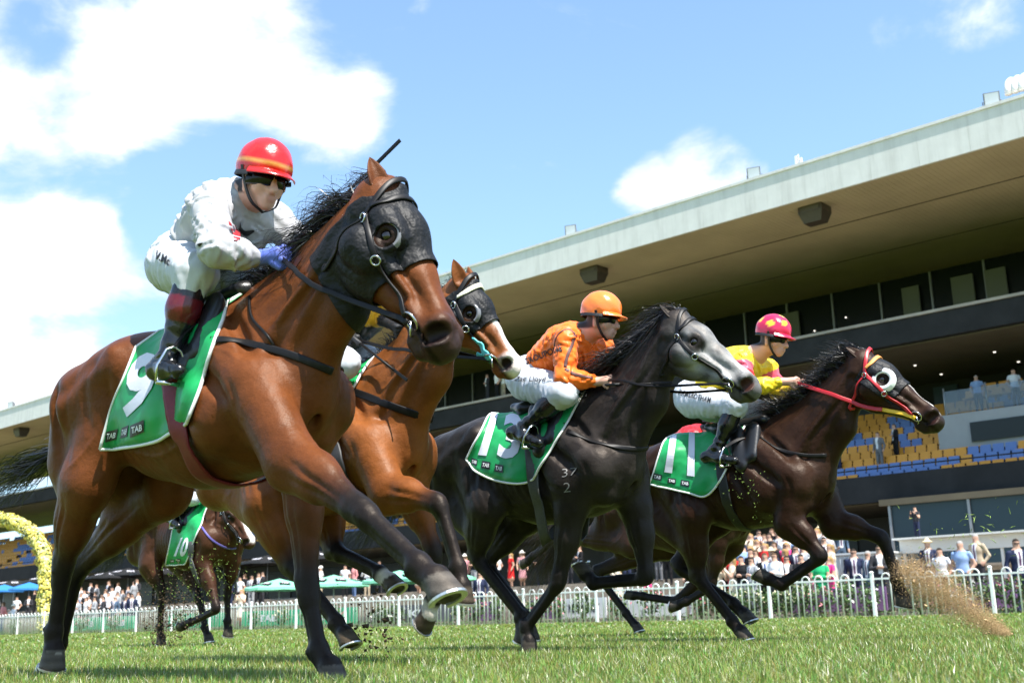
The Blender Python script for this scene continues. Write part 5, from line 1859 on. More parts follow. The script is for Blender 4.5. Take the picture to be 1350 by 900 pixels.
make_rider('jockey', 'jockey in white silks and a red cap on the hooded bay horse', H1, J1,
    dict(silks=WHITE_SILK, helmet=helmet1, peak=(.60, .012, .01), glove=mat('blue gloves', (.10, .15, .55), .55, bump=.001, bscale=80), boot_top=(.36, .66, (.11, .007, .012)), wr=.013, folds=150), .0105)
# ---- rider in orange, on the grey
J3 = mirrored(dict(rhip=F3.p(694, 504, -.11), rkn=F3.p(742, 519, -.25), ran=F3.p(693, 562, -.29), rhe=F3.p(675, 574, -.30), rto=F3.p(711, 584, -.32),
    neck=F3.p(770, 441, 0), head=F3.p(794, 424, 0), rsh=F3.p(747, 447, -.18), rel=F3.p(744, 499, -.25), rwr=F3.p(785, 503, -.12), rhd=F3.p(800, 502, -.08),
    face=A(1, .22, -.12), up=A(.15, 0, 1)))
J3['pelvis'] = J3['rhip'] * A(1, 0, 1) + A(-.02, 0, .055)
def silks3(V, g, d):
    C = np.tile(np.array([.86, .16, .012]), (len(V), 1))
    return C
make_rider('jockey', 'jockey in bright orange silks and orange cap on the dark grey horse', H3, J3,
    dict(silks=silks3, wr=.009, helmet=lambda p: paint(np.tile(np.array([.88, .20, .03]), (len(p), 1)), (np.abs(p[:, 2] - .02 + .0 * p[:, 0]) < .03).astype(float), (.03, .015, .01)), peak=(.88, .18, .02)), .0115)
# ---- rider in yellow and red, on the dark brown horse
J4 = mirrored(dict(rhip=F4.p(914, 530, -.11), rkn=F4.p(970, 535, -.25), ran=F4.p(946, 590, -.29), rhe=F4.p(930, 606, -.30), rto=F4.p(968, 607, -.32),
    neck=F4.p(996, 468, 0), head=F4.p(1020, 449, 0), rsh=F4.p(978, 477, -.18), rel=F4.p(982, 513, -.26), rwr=F4.p(1032, 503, -.11), rhd=F4.p(1046, 503, -.07),
    face=A(1, .05, -.22), up=A(.25, 0, 1)))
J4['pelvis'] = J4['rhip'] * A(1, 0, 1) + A(-.02, 0, .055)
def silks4(V, g, d):
    C = np.tile(np.array([.86, .62, .02]), (len(V), 1))
    for q in 'rl':
        dd, t = near_chain(V, [g[q + 'sh'], g[q + 'el'], g[q + 'wr']])
        C = paint(C, ((dd < .11) & (t > .12) & (t < .45)).astype(float), (.72, .10, .16))
        C = paint(C, ((dd < .11) & (t > .45) & (t < .62)).astype(float), (.60, .012, .02))
    return C
def helmet4(p):
    C = np.tile(np.array([.62, .014, .075]), (len(p), 1))
    for a, b in ((.5, .55), (-.5, .6), (1.4, .35), (2.3, .5), (-1.6, .4), (3.2, .4), (.1, 1.25)):
        c = np.array([math.cos(a) * math.cos(b), math.sin(a) * math.cos(b), math.sin(b)])
        C = paint(C, (np.linalg.norm(p - c, axis=1) < .19).astype(float), (.85, .58, .03))
    return C
make_rider('jockey', 'jockey in yellow silks with red sleeves and a pink spotted cap', H4, J4,
    dict(silks=silks4, wr=.010, helmet=helmet4, peak=(.60, .012, .06)), .0125)
# ---- rider in black and gold, behind the bay's neck
sh2 = A(-.02, 0, .02)
J2 = mirrored({k: (np.array(v, float) + sh2 if k not in ('face', 'up') else v) for k, v in J3.items() if k not in ('root', 'silk_bvh', 'breech_bvh') and k[0] != 'l'})
J2['rhd'] = F2.p(463, 446, -.10); J2['rwr'] = F2.p(452, 436, -.13); J2['rel'] = J2['rwr'] + A(-.16, -.10, .10)
J2['lhd'] = F2.p(528, 433, -.02); J2['lwr'] = F2.p(513, 425, .0)
J2['lel'] = F2.p(478, 408, .10)
J2['rkn'] = F2.p(452, 478, -.25)
def silks2(V, g, d):
    C = np.tile(np.array([.010, .010, .012]), (len(V), 1))
    for q in 'rl':
        dd, t = near_chain(V, [g[q + 'sh'], g[q + 'el'], g[q + 'wr']])
        C = paint(C, ((dd < .11) & ((t % .4) < .2)).astype(float), (.80, .42, .02))
    return C
make_rider('jockey', 'jockey in black and gold silks hidden behind the neck of the hooded bay', H2, J2,
    dict(silks=silks2, helmet=lambda p: np.tile(np.array([.80, .42, .02]), (len(p), 1)), peak=(.01, .01, .012), glove=BLACKFAB), .014)

# ------------------------------------------------------------------ saddles, cloths, girths
for H_ in (H1, H2, H3, H4):
    saddle(H_)
CRIMSON = mat('crimson webbing', (.16, .009, .018), .5, var=.2, scale=90)
WEB_GREY = mat('grey elastic webbing', (.055, .055, .052), .55, var=.2, scale=90)
WEB_BLACK = mat('black webbing', (.012, .012, .013), .55)
cl1, cb1 = saddlecloth(H1, [((180, 460), (135, 592)), ((205, 453), (166, 590)), ((240, 445), (205, 583)), ((272, 424), (236, 570)), ((300, 402), (254, 556))],
    '9', [(152, 552), (196, 546), (214, 462), (176, 468)],
    [[(138, 583), (154, 579), (156, 565), (140, 569)], [(159, 578), (168, 575), (170, 560), (161, 564)], [(172, 577), (190, 569), (190, 553), (172, 561)]], .012, 1)
cl3, cb3 = saddlecloth(H3, [((648, 541), (616, 606)), ((665, 533), (633, 624)), ((690, 530), (660, 634)), ((722, 528), (690, 637)), ((762, 535), (706, 632))],
    '13', [(630, 600), (684, 606), (690, 545), (648, 545)],
    [[(621, 611), (629, 614), (630, 606), (622, 603)], [(634, 616), (646, 619), (647, 609), (636, 607)], [(652, 621), (663, 623), (664, 613), (653, 611)]], .009, 2)
cl4, cb4 = saddlecloth(H4, [((886, 552), (858, 637)), ((898, 548), (880, 643)), ((915, 547), (905, 650)), ((940, 550), (930, 655)), ((985, 558), (950, 640))],
    '11', [(876, 622), (916, 628), (916, 566), (886, 562)],
    [[(860, 631), (872, 634), (873, 626), (862, 623)], [(880, 636), (891, 638), (891, 631), (881, 629)], [(897, 639), (909, 642), (909, 634), (898, 632)]], .007, 3)
cl2, cb2 = saddlecloth(H2, [((365, 505), (350, 600)), ((390, 500), (370, 600)), ((420, 496), (405, 598)), ((445, 492), (432, 580)), ((478, 495), (455, 540))],
    '6', [(370, 570), (395, 570), (395, 530), (370, 530)], [], .007, 4)
girth(H1, [(236, 500), (240, 540), (252, 585), (272, 625)], .088, CRIMSON, label='crimson elastic girth')
girth(H3, [(702, 580), (702, 615), (709, 650), (716, 668)], .075, WEB_GREY)
girth(H4, [(950, 600), (955, 640), (962, 668)], .07, WEB_BLACK)
girth(H2, [(440, 560), (445, 600), (455, 640)], .07, WEB_BLACK)
# breastplates
strap_px(H1, [(262, 449), (300, 449), (345, 457), (390, 470), (437, 489)], .030, LEATHER, 'breast_strap', .007)
strap_px(H1, [(330, 392), (333, 420), (352, 440), (362, 456)], .010, LEATHER, 'neck_cord', .007)
strap_px(H2, [(455, 512), (490, 525), (530, 540), (571, 553)], .040, LEATHER, 'breast_strap', .007)
strap_px(H3, [(748, 568), (775, 580), (805, 588), (840, 592), (862, 590)], .028, LEATHER, 'breast_strap', .007)
strap_px(H4, [(1000, 575), (1025, 592), (1060, 600), (1090, 600)], .026, LEATHER, 'breast_strap', .007)
for Hx in (H1, H2, H3, H4):
    strap_loc(Hx, [A(.42, .0, 1.20), A(.42, .15, 1.22), A(.30, .28, 1.26), A(.1, .32, 1.3)], .03, LEATHER, 'breast_strap', .008)
HOODM = mat('black hood mesh', (.008, .008, .009), .55, spec=.25, bump=.010, bscale=26, bdetail=2)
CLEARCUP = mat('pale plastic eye cup', (.17, .17, .18), .25, spec=.6)
WHITECUP = mat('white eye cup', (.80, .80, .78), .35)
REDS = mat('red strap', (.42, .012, .018), .4)
YELS = mat('yellow rubber rein', (.72, .44, .02), .5)
AQUA = mat('aqua strap', (.10, .52, .55), .45)
# hooded bay
mask_hood(H1, HOODM, .325, .038)
eye_cup(H1, -1, .046, .058, CLEARCUP, a0=10, a1=140, dome=.010); eye_cup(H1, 1, .046, .060, CLEARCUP, a0=-140, a1=-10, dome=.010)
eye_cup(H1, -1, .046, .063, HOODM, a0=140, a1=370, dome=.012); eye_cup(H1, 1, .046, .063, HOODM, a0=-10, a1=220, dome=.012)
bridle(H1, LEATHER, width=.022, noseband=False, off=.019)
# blazed horse
mask_hood(H2, HOODM, .31, .042, .03, .11)
eye_cup(H2, -1, .044, .058, CLEARCUP, a0=0, a1=140, dome=.010); eye_cup(H2, 1, .044, .058, CLEARCUP, a0=-140, a1=0, dome=.010)
bridle(H2, LEATHER, width=.024, noseband=False, off=.019, brow_m=mat('cream browband', (.62, .58, .45), .6))
head_strap(H2, [(.33, .10, .075), (.42, .105, .066), (.49, .112, .066)], .034, AQUA, 'cheekpiece', .024)
head_strap(H2, [(.40, .16, .04), (.45, .14, .05), (.49, .12, .06)], .03, AQUA, 'chin_strap', .016)
bridle(H3, LEATHER, width=.024, noseband=False)
mask_hood(H4, HOODM, .33, .05, .06, .13)
eye_cup(H4, -1, .046, .086, WHITECUP, lift=.014, dome=.018); eye_cup(H4, 1, .046, .086, WHITECUP, lift=.014, dome=.018)
bridle(H4, REDS, width=.026, noseband=False, off=.019, brow_m=mat('orange browband', (.70, .26, .06), .6))
reins(H1, J1, LEATHER, .008); reins(H2, J2, LEATHER); reins(H3, J3, LEATHER, .006); reins(H4, J4, REDS, .010, .02, YELS)
# manes and tails
add_mane(H1, n=4200, length=.23, wind=(-.85, .25, .05), side=.75, lift=.45, seed=11)
add_mane(H2, n=900, length=.10, wind=(-.4, 0, .3), seed=12)
add_mane(H3, n=3600, length=.19, wind=(-.75, -.1, -.25), seed=13, side=.2, lift=.3)
add_mane(H4, n=3600, length=.16, wind=(-.6, 0, .1), seed=14, side=0, lift=.7)
add_tail(H1, n=420, length=.85, dirv=(-1, -.05, -.10), drop=.12, start=(-1.26, 0, 1.12))
add_tail(H2, n=600, length=.8, dirv=(-1, 0, .1), drop=.4)
add_tail(H3, n=700, length=.8, dirv=(-1, .1, -.1), drop=.5)
add_tail(H4, BROWNHAIR_M, n=700, length=.85, dirv=(-1, 0, -.1), drop=.5)
# ------------------------------------------------------------------ lettering and marks on the riders
decal_px(F1, text_flat('V.Mc', .03, 1), [(203, 340), (223, 351), (225, 340), (207, 330)], J1['breech_bvh'], .007, INK, 'breeches_lettering', J1['root'])
decal_px(F1, poly_flat([(.0, .95), (.10, .80), (.25, .72), (.30, .55), (.40, .45), (.42, .1), (.30, .0), (.18, .02), (.15, .4), (.02, .75)]), [(301, 318), (340, 316), (338, 289), (301, 289)], J1['silk_bvh'], .005, INKRED, 'silks_emblem', J1['root'])
decal_px(F1, poly_flat([(.36, .50), (.45, .62), (.42, .9), (.38, .55), (.60, .45), (1, .48), (.7, .22), (.40, .05), (.52, .28), (.36, .36)]), [(301, 318), (340, 316), (338, 289), (301, 289)], J1['silk_bvh'], .006, INK, 'silks_emblem', J1['root'])
decal_px(F1, poly_flat([(0, .8), (.5, .5), (1, .45), (.6, 0), (.35, .35)]), [(256, 327), (268, 324), (268, 315), (256, 318)], J1['silk_bvh'], .005, INK, 'silks_emblem', J1['root'])
SEAM = mat('dark brown piping', (.10, .035, .03), .6)
def silk_strip(J, fr, H, pts, w):
    strap_px(dict(fr=fr, bvh=J['silk_bvh'], root=J['root']), pts, w, SEAM, 'sleeve_stripe', .002, .002, 6)
silk_strip(J3, F3, H3, [(758, 441), (754, 455), (748, 469), (745, 484)], .020)
silk_strip(J3, F3, H3, [(745, 486), (757, 493), (770, 496), (781, 498)], .018)
silk_strip(J3, F3, H3, [(731, 456), (733, 446), (740, 437), (750, 434), (758, 440)], .010)
decal_px(F3, text_flat('GROUPONE', .02, 1), [(692, 481), (742, 462), (740, 453), (689, 474)], J3['silk_bvh'], .007, INK, 'silks_lettering', J3['root'])
decal_px(F3, text_flat('Zac Lloyd', .008, 1), [(677, 504), (719, 505), (720, 496), (680, 496)], J3['breech_bvh'], .007, INK, 'breeches_lettering', J3['root'])
decal_px(F4, text_flat('RAMSBOTHAM', .006, 1), [(894, 520), (936, 531), (938, 524), (897, 513)], J4['breech_bvh'], .007, INK, 'breeches_lettering', J4['root'])
BRAND = mat('white freeze brand', (.22, .21, .20), .7)
decal_px(F3, text_flat('37', -.012, 0), [(741, 629), (760, 625), (761, 616), (741, 618)], H3['bvh'], .003, BRAND, 'brand_mark', H3['root'])
decal_px(F3, text_flat('2', -.012, 0), [(743, 649), (752, 648), (752, 636), (743, 636)], H3['bvh'], .003, BRAND, 'brand_mark', H3['root'])
# ------------------------------------------------------------------ whips (held, so things of their own)
def whip(fr, a, b, label, r=.006, flap=True):
    t = empty('riding_whip', fr.o, fr.rot, label, 'whip', 'whips held by the jockeys')
    a = np.array(a); b = np.array(b); d = unit(b - a)
    mb = MB(); mb.tube([a - d * .10, a + d * .08], r * 1.7, 8); obj('grip', mb.mesh('grip', BLACKFAB, True), t)
    mb = MB(); mb.tube([a + d * .08, b], [r, r * .75], 8); obj('shaft', mb.mesh('shaft', LEATHER, True), t)
    if flap:
        mb = MB(); n = unit(np.cross(d, [0, 0, 1])); mb.strap([b - d * .02, b + d * .07, b + d * .13], [n] * 3, .016, .003); obj('flap', mb.mesh('flap', LEATHER), t)
whip(F1, F1.p(377, 334, .09), F1.p(498, 214, .20), 'black whip sticking up behind the ears of the hooded bay', .0062)
whip(F2, F2.p(466, 446, -.12), F2.p(520, 488, -.16), 'short whip with a silver band in the black gloved hand', .008)
whip(F3, F3.p(803, 507, -.10), F3.p(862, 505, -.10), 'thin dark whip held by the rider in orange', .005)
# ------------------------------------------------------------------ the trailing horse and the hidden one
def fr_from(px, py, z):
    s, n, _ = px_on_z(px, py, z); return Frame(s, n)
F5 = fr_from(270, 656, 1.58); F6 = fr_from(920, 622, 1.58)
H5 = dict(coat=(.050, .020, .010), mat=COAT_DARK, muzdark=.2, blaze=(.3, .6, .03), ear=.02,
    poll=F5.p(303, 660, 0), muz=F5.p(338, 714, .10), hw=unit(A(-.2, 1, 0)), points=(.012, .009, .008),
    legs=dict(rh=[A(-.7, -.14, 1.2), A(-.72, -.20, .90), F5.p(213, 775, -.14), F5.p(211, 826, -.13), F5.p(213, 846, -.13)],
              lh=[A(-.7, .14, 1.2), A(-.55, .19, .92), F5.p(262, 786, .13), F5.p(270, 826, .13), F5.p(276, 842, .13)],
              rf=[A(.26, -.165, .86), F5.p(286, 803, -.16), F5.p(252, 820, -.16), F5.p(240, 826, -.16)],
              lf=[A(.30, .165, .90), F5.p(299, 782, .16), F5.p(300, 818, .16), F5.p(301, 832, .16)]))
H6 = dict(coat=(.030, .014, .009), mat=COAT_DARK, muzdark=.6, points=(.009, .008, .008), dz=-.02,
    poll=A(.82, 0, 1.78), muz=A(1.32, .1, 1.42), hw=unit(A(-.2, 1, 0)),
    legs=dict(rh=[A(-.7, -.14, 1.2), A(-.70, -.19, .92), F6.p(735, 706, -.14), F6.p(703, 733, -.13), F6.p(692, 743, -.13)],
              lh=[A(-.7, .14, 1.2), A(-.55, .19, .90), F6.p(785, 755, .13), F6.p(826, 808, .13), F6.p(842, 828, .13)],
              rf=[A(.26, -.165, .86), F6.p(938, 772, -.16), F6.p(905, 793, -.16), F6.p(889, 800, -.16)],
              lf=[A(.24, .165, .86), F6.p(893, 792, .16), F6.p(848, 786, .16), F6.p(830, 785, .16)]))
make_horse('racehorse', 'dark bay horse with a white muzzle trailing behind the field near the fence', H5, .016, F5)
make_horse('racehorse', 'dark horse almost hidden behind the grey and the brown horse', H6, .015, F6)
def generic_rider(H, dx, opt, label):
    d = A(dx, 0, H.get('dz', 0))
    J = mirrored({k: (np.array(v, float) + d if k not in ('face', 'up') else v) for k, v in J3.items() if k not in ('root', 'silk_bvh', 'breech_bvh') and k[0] != 'l'})
    make_rider('jockey', label, H, J, opt, .018)
    saddle(H); bridle(H, LEATHER, width=.026, noseband=False); reins(H, J, LEATHER, .008)
    return J
J5 = generic_rider(H5, 0, dict(silks=plain((.014, .016, .02)), helmet=lambda p: np.tile(np.array([.02, .10, .05]), (len(p), 1)), peak=(.02, .1, .05), glove=BLACKFAB), 'jockey in black silks and a dark green cap on the trailing horse')
J6 = generic_rider(H6, -.05, dict(silks=plain((.55, .01, .015)), helmet=lambda p: np.tile(np.array([.5, .01, .012]), (len(p), 1)), peak=(.5, .01, .01)), 'jockey in red almost hidden behind the rider in yellow')
saddlecloth(H5, [((228, 700), (222, 742)), ((240, 688), (229, 743)), ((252, 679), (238, 742)), ((264, 673), (247, 741)), ((273, 671), (252, 728))], '10', [(229, 733), (245, 733), (250, 708), (239, 708)], [[(224, 741), (230, 741), (230, 737), (225, 737)], [(232, 740), (238, 740), (238, 736), (232, 736)]], .005, 6)
girth(H5, [(255, 715), (254, 735), (258, 750)], .08, WEB_GREY)
strap_px(H5, [(266, 695), (280, 712), (300, 722), (310, 722)], .02, mat('violet strap', (.10, .08, .30), .5), 'breast_strap', .01)
add_mane(H5, n=1200, length=.30, wind=(-.9, 0, .3), seed=15, side=0, lift=.5); add_tail(H5, n=700, length=.8, dirv=(-1, 0, -.15), drop=.3)
add_mane(H6, n=500, length=.15, seed=16); add_tail(H6, BROWNHAIR_M, n=900, length=.9, dirv=(-1, -.05, -.25), drop=.55)
# ------------------------------------------------------------------ kicked-up dirt and grass clippings
def grains(P, size, m, name, seed):
    r = np.random.default_rng(seed); n = len(P)
    T4 = np.array([(1, 1, 1), (-1, -1, 1), (-1, 1, -1), (1, -1, -1)], float) / 1.7
    q = r.normal(size=(n, 4, 3)) * .35 + T4[None]
    V = (P[:, None] + q * np.asarray(size).reshape(-1, 1, 1)).reshape(-1, 3)
    Fq = (np.array([(0, 1, 2), (0, 3, 1), (0, 2, 3), (1, 3, 2)])[None] + (np.arange(n) * 4)[:, None, None]).reshape(-1, 3)
    return mesh_np(name, V, Fq, m, False)
def w_(fr, q): return fr.o + q[0] * fr.X + q[1] * fr.Y + q[2] * fr.Z
r = np.random.default_rng(33)
cpx = catmull([(1189, 752), (1205, 762), (1228, 775), (1255, 792), (1285, 812), (1312, 828), (1330, 835)], 10)
rad = np.interp(np.linspace(0, 1, len(cpx)), [0, .12, .35, .6, .85, 1], [10, 22, 26, 19, 9, 4])
n = 60000
i = np.minimum((r.beta(1.3, 1.5, n) * len(cpx)).astype(int), len(cpx) - 1)
jit = np.clip(r.normal(0, .6, (n, 2)), -2.2, 2.2) * rad[i][:, None]
jit[:, 1] -= np.abs(r.normal(0, .15, n)) * rad[i]
P = np.array([w_(F4, F4.p(cpx[k][0] + a, cpx[k][1] + b, .15 + c)) for k, (a, b), c in zip(i, jit, r.normal(0, .07, n))])
P[:, 2] = np.maximum(P[:, 2], .01)
sz = np.abs(r.normal(0, .0010, n)) + .0008; sz[r.uniform(0, 1, n) > .99] *= 4
DIRT = mat('sandy track dirt', (.52, .36, .19), .95, var=.3, scale=30)
obj('flying_dirt', grains(P, sz, DIRT, 'flying_dirt', 1), None, 'spray of sandy dirt thrown up at the front hoof of the brown horse', 'dirt', kind='stuff')
def bits(pxs, fr, cnt, spread, m, label, seed, sz=.006, long_=.03):
    r = np.random.default_rng(seed)
    V, Fq = [], []
    for k in range(cnt):
        c = pxs[r.integers(0, len(pxs))]
        p = w_(fr, fr.p(c[0] + r.normal(0, spread), c[1] + r.normal(0, spread * .8), c[2] + r.normal(0, .15)))
        a = unit(r.normal(size=3)); b = unit(np.cross(a, r.normal(size=3))); l_ = long_ * r.uniform(.3, 1.3)
        q = len(V); V += [p - a * l_ - b * sz * .4, p - a * l_ + b * sz * .4, p + b * sz * .6 + np.cross(a, b) * l_ * .2, p + a * l_, p - b * sz * .6 + np.cross(a, b) * l_ * .2]
        Fq.append((q, q + 1, q + 2, q + 3, q + 4))
    me = bpy.data.meshes.new('flying_grass'); me.from_pydata([tuple(v) for v in V], [], Fq); me.materials.append(m)
    return obj('flying_grass', me, None, label, 'grass clippings', kind='stuff')
CLIP = mat('cut grass pieces', (.22, .32, .06), .7, var=.3, scale=60)
bits([(1255, 700, .1), (1240, 730, .1), (1220, 745, .1), (1270, 690, .2), (1300, 700, .2), (1330, 680, .3)], F4, 70, 20, CLIP, 'grass blades flying above the spray of sandy dirt', 1, .004, .022)
bits([(980, 650, -.35), (975, 625, -.35), (990, 680, -.35), (985, 640, -.35)], F4, 90, 12, CLIP, 'grass clippings flying beside the belly of the brown horse', 2, .003, .009)
bits([(230, 760, -.3), (260, 780, -.3), (290, 760, -.3), (215, 810, -.3), (270, 740, -.4), (250, 820, -.2)], F5, 420, 22, CLIP, 'grass clippings flying round the trailing horse', 3, .004, .013)
n = 1700
C_ = np.array([(213, 800), (212, 830), (225, 780), (245, 800), (216, 845)])[r.integers(0, 5, n)]
P = np.array([w_(F5, F5.p(a + r.normal(0, 14), b + r.normal(0, 20), -.2 + r.normal(0, .15))) for a, b in C_]); P[:, 2] = np.maximum(P[:, 2], .01)
obj('flying_dirt', grains(P, np.abs(r.normal(0, .005, n)) + .003, mat('dark soil crumbs', (.07, .045, .022), .95), 'flying_dirt', 2), None, 'dark crumbs of soil thrown up round the trailing horse', 'dirt', kind='stuff')
cl = np.array([w_(F2, F2.p(a, b, 0)) for a, b in ((478, 800), (485, 835), (500, 845), (495, 820), (488, 790), (505, 838), (480, 825))])
P = cl[r.integers(0, 7, 110)] + r.normal(0, .06, (110, 3)); P[:, 2] = np.maximum(P[:, 2], .01)
obj('flying_dirt', grains(P, np.abs(r.normal(0, .005, 110)) + .003, mat('dark soil crumbs'), 'flying_dirt', 3), None, 'small clods of turf thrown up behind the hooded bay', 'dirt', kind='stuff')
# ------------------------------------------------------------------ hoop-topped picket fence
WPAINT = mat('white fence paint', (.84, .84, .83), .45, var=.06, scale=4)
FEN = empty('picket_fence', srz(-30, FENCE_N, 0), RUN_ROT, 'white hoop-topped metal fence along the edge of the track', 'fence')
def fl(s):                                   # fence-local x
    return s + 30.0
mb = MB()
hw, ht = .105, 1.06
pts = [(-hw, 0, .03)] + [(-hw, 0, ht - hw)] + [(hw * math.cos(w), 0, ht - hw + hw * math.sin(w)) for w in np.linspace(math.pi, 0, 9)[1:-1]] + [(hw, 0, ht - hw), (hw, 0, .03)]
mb.tube(pts, .0185, 6)
hoop = mb.mesh('hoop', WPAINT, True)
mb = MB(); mb.hexa(np.array([(-.038, -.038, 0), (.038, -.038, 0), (.038, .038, 0), (-.038, .038, 0), (-.034, -.034, 1.08), (.034, -.034, 1.08), (.034, .034, 1.08), (-.034, .034, 1.08)]))
mb.hexa(np.array([(-.045, -.045, 1.081), (.045, -.045, 1.081), (.045, .045, 1.081), (-.045, .045, 1.081), (-.02, -.02, 1.12), (.02, -.02, 1.12), (.02, .02, 1.12), (-.02, .02, 1.12)]))
postm = mb.mesh('post', WPAINT)
s = -68.0; k = 0
while s < -5.0:
    if k % 8 == 7:
        o = obj('post', postm, FEN); o.location = (fl(s), 0, 0)
    else:
        o = obj('hoop', hoop, FEN); o.location = (fl(s), 0, 0)
    s += .365; k += 1
for z in (.93,):
    mb = MB(); mb.box((fl(-68.2), -.018, z - .022), (fl(-4.9), .018, z + .022)); obj('rail', mb.mesh('rail', WPAINT), FEN)

# ------------------------------------------------------------------ banners and rose beds behind the fence
BGREEN = mat('green banner', (.05, .42, .20), .6, var=.08, scale=1)
BPURP = mat('purple banner', (.20, .10, .22), .6, var=.2, scale=1)
BDARK = mat('dark grey banner', (.10, .10, .11), .6)
BWHITE = mat('white banner', (.66, .66, .66), .6, var=.1, scale=3)
def banner(px0, px1, m, text, label, tm=TABW, h=.62, z0=.15, n=28.95, style=None):
    s0 = px_on_n(px0, 820, n)[0]; s1 = px_on_n(px1, 820, n)[0]
    t = empty('advertising_banner', srz(s0, n, 0), RUN_ROT, label, 'banner', 'banners on the inside of the fence')
    w = s1 - s0
    mb = MB(); mb.box((0, 0, z0), (w, .04, z0 + h)); obj('board', mb.mesh('board', m), t)
    for x in (.1, w - .1):
        mb = MB(); mb.box((x - .03, .041, 0), (x + .03, .09, z0 + h)); obj('stake', mb.mesh('stake', STEELG), t)
    if text:
        V, Fc = text_flat(text, .03, 0)
        cnt = max(1, int(w / 2.6))
        for i in range(cnt):
            c = (i + .5) * w / cnt; tw = min(1.3, w * .7)
            me = bpy.data.meshes.new('lettering'); me.from_pydata([(c + (a - .5) * tw, -.006, z0 + h * (.28 + .44 * b)) for a, b in V], [], Fc); me.materials.append(tm)
            obj('lettering', me, t)
    return t
banner(60, 176, BGREEN, 'TAB', 'long green banner behind the fence next to the flower arch')
banner(222, 300, BGREEN, 'TAB', 'green banner behind the fence below the packed crowd of men in white shirts')
banner(318, 470, BGREEN, 'TAB', 'green banner behind the fence under the green umbrellas')
banner(515, 598, BDARK, 'KIA', 'dark grey banner with big white letters behind the fence')
banner(618, 660, BPURP, '', 'short purple banner between the dark banner and the white one')
banner(700, 740, BPURP, '', 'small purple banner beside the white patterned one')
banner(742, 800, BWHITE, 'NEWMARKET', 'white banner with black lettering behind the fence', INK)
banner(812, 905, BWHITE, '', 'plain white banner behind the fence below the crowd')
banner(1045, 1110, BPURP, '', 'purple banner behind the fence near the woman in pink')
banner(1120, 1172, BPURP, '', 'purple banner behind the fence below the man in a navy suit')
banner(1255, 1345, BPURP, '', 'purple banner behind the fence near the white canopy')
def leaf_cloud(n, rad, seed, size, flat=1.0):
    r = np.random.default_rng(seed)
    P = r.normal(size=(n, 3)); P /= np.linalg.norm(P, axis=1)[:, None]
    P *= (r.uniform(.25, 1, n) ** .5)[:, None] * np.array(rad) * (1 + .25 * np.sin(P[:, :1] * 5 + seed) * np.cos(P[:, 2:3] * 4))
    a = r.normal(size=(n, 3)); a /= np.linalg.norm(a, axis=1)[:, None]
    b = np.cross(a, r.normal(size=(n, 3))); b /= np.linalg.norm(b, axis=1)[:, None]
    sz = size * r.uniform(.6, 1.4, n)[:, None]
    V = np.stack([P - a * sz, P + b * sz * .5, P + a * sz, P - b * sz * .5], 1).reshape(-1, 3)
    return V, np.arange(n * 4).reshape(-1, 4), P
LEAF = mat('rose leaves', (.055, .11, .025), .6, var=.35, scale=9)
ROSEM = [mat('pink roses', (.62, .22, .26), .6), mat('cream roses', (.72, .66, .42), .6), mat('white roses', (.75, .72, .68), .6)]
bush_me = []
for q in range(3):
    V, Fq, P = leaf_cloud(420, (.42, .28, .38), 40 + q, .05)
    lm = mesh_np('foliage', V + [0, 0, .55], Fq, LEAF, False)
    V, Fq, P = leaf_cloud(46, (.46, .32, .40), 60 + q, .045)
    fm = mesh_np('blossoms', V * 1.03 + [0, 0, .57], Fq, ROSEM[q], False)
    mb = MB()
    for w in range(4): mb.tube([(0, 0, 0), (.1 * math.cos(w * 1.6), .08 * math.sin(w * 1.6), .3), (.25 * math.cos(w * 1.6), .18 * math.sin(w * 1.6), .6)], [.018, .012, .006], 5)
    sm = mb.mesh('stem', mat('rose stems', (.08, .06, .03), .8)); bush_me.append((lm, fm, sm))
r = np.random.default_rng(8)
for i, px in enumerate([-10, 20, 108, 150, 235, 268, 335, 372, 408, 438, 500, 520, 605, 628, 655, 690, 712, 735, 770, 815, 860, 925, 945, 966, 990, 1012, 1036, 1060, 1085, 1118, 1150, 1215, 1240, 1268, 1300, 1338]):
    n = 28.25 + r.uniform(-.12, .2); s = px_on_n(px, 815, n)[0]; q = (2 if px < 400 else int(r.integers(0, 3)))
    q = int(r.integers(0, 3))
    t = empty('rose_bush', srz(s, n, 0), r.uniform(0, 6), ['rose bush with pink blossoms growing behind the white fence', 'rose bush with cream blossoms growing behind the white fence', 'rose bush with white blossoms growing behind the white fence'][q], 'bush', 'rose bushes behind the fence')
    t.scale = (1, 1, r.uniform(.85, 1.12))
    obj('foliage', bush_me[q][0], t); obj('blossoms', bush_me[q][1], t); obj('stem', bush_me[q][2], t)
V, Fq, P = leaf_cloud(9000, (1, 1, 1), 77, .035)
P2 = np.stack([r.uniform(-67, -6, 9000), r.normal(0, .10, 9000), np.abs(r.normal(.10, .07, 9000))], 1)
V = V.reshape(-1, 4, 3) - P[:, None] + np.array([srz(a, FENCE_N + .42 + b, c) for a, b, c in P2])[:, None]
obj('low_hedge', mesh_np('low_hedge', V.reshape(-1, 3), Fq, LEAF, False), None, 'low clipped green hedge at the foot of the white fence', 'hedge', kind='stuff')

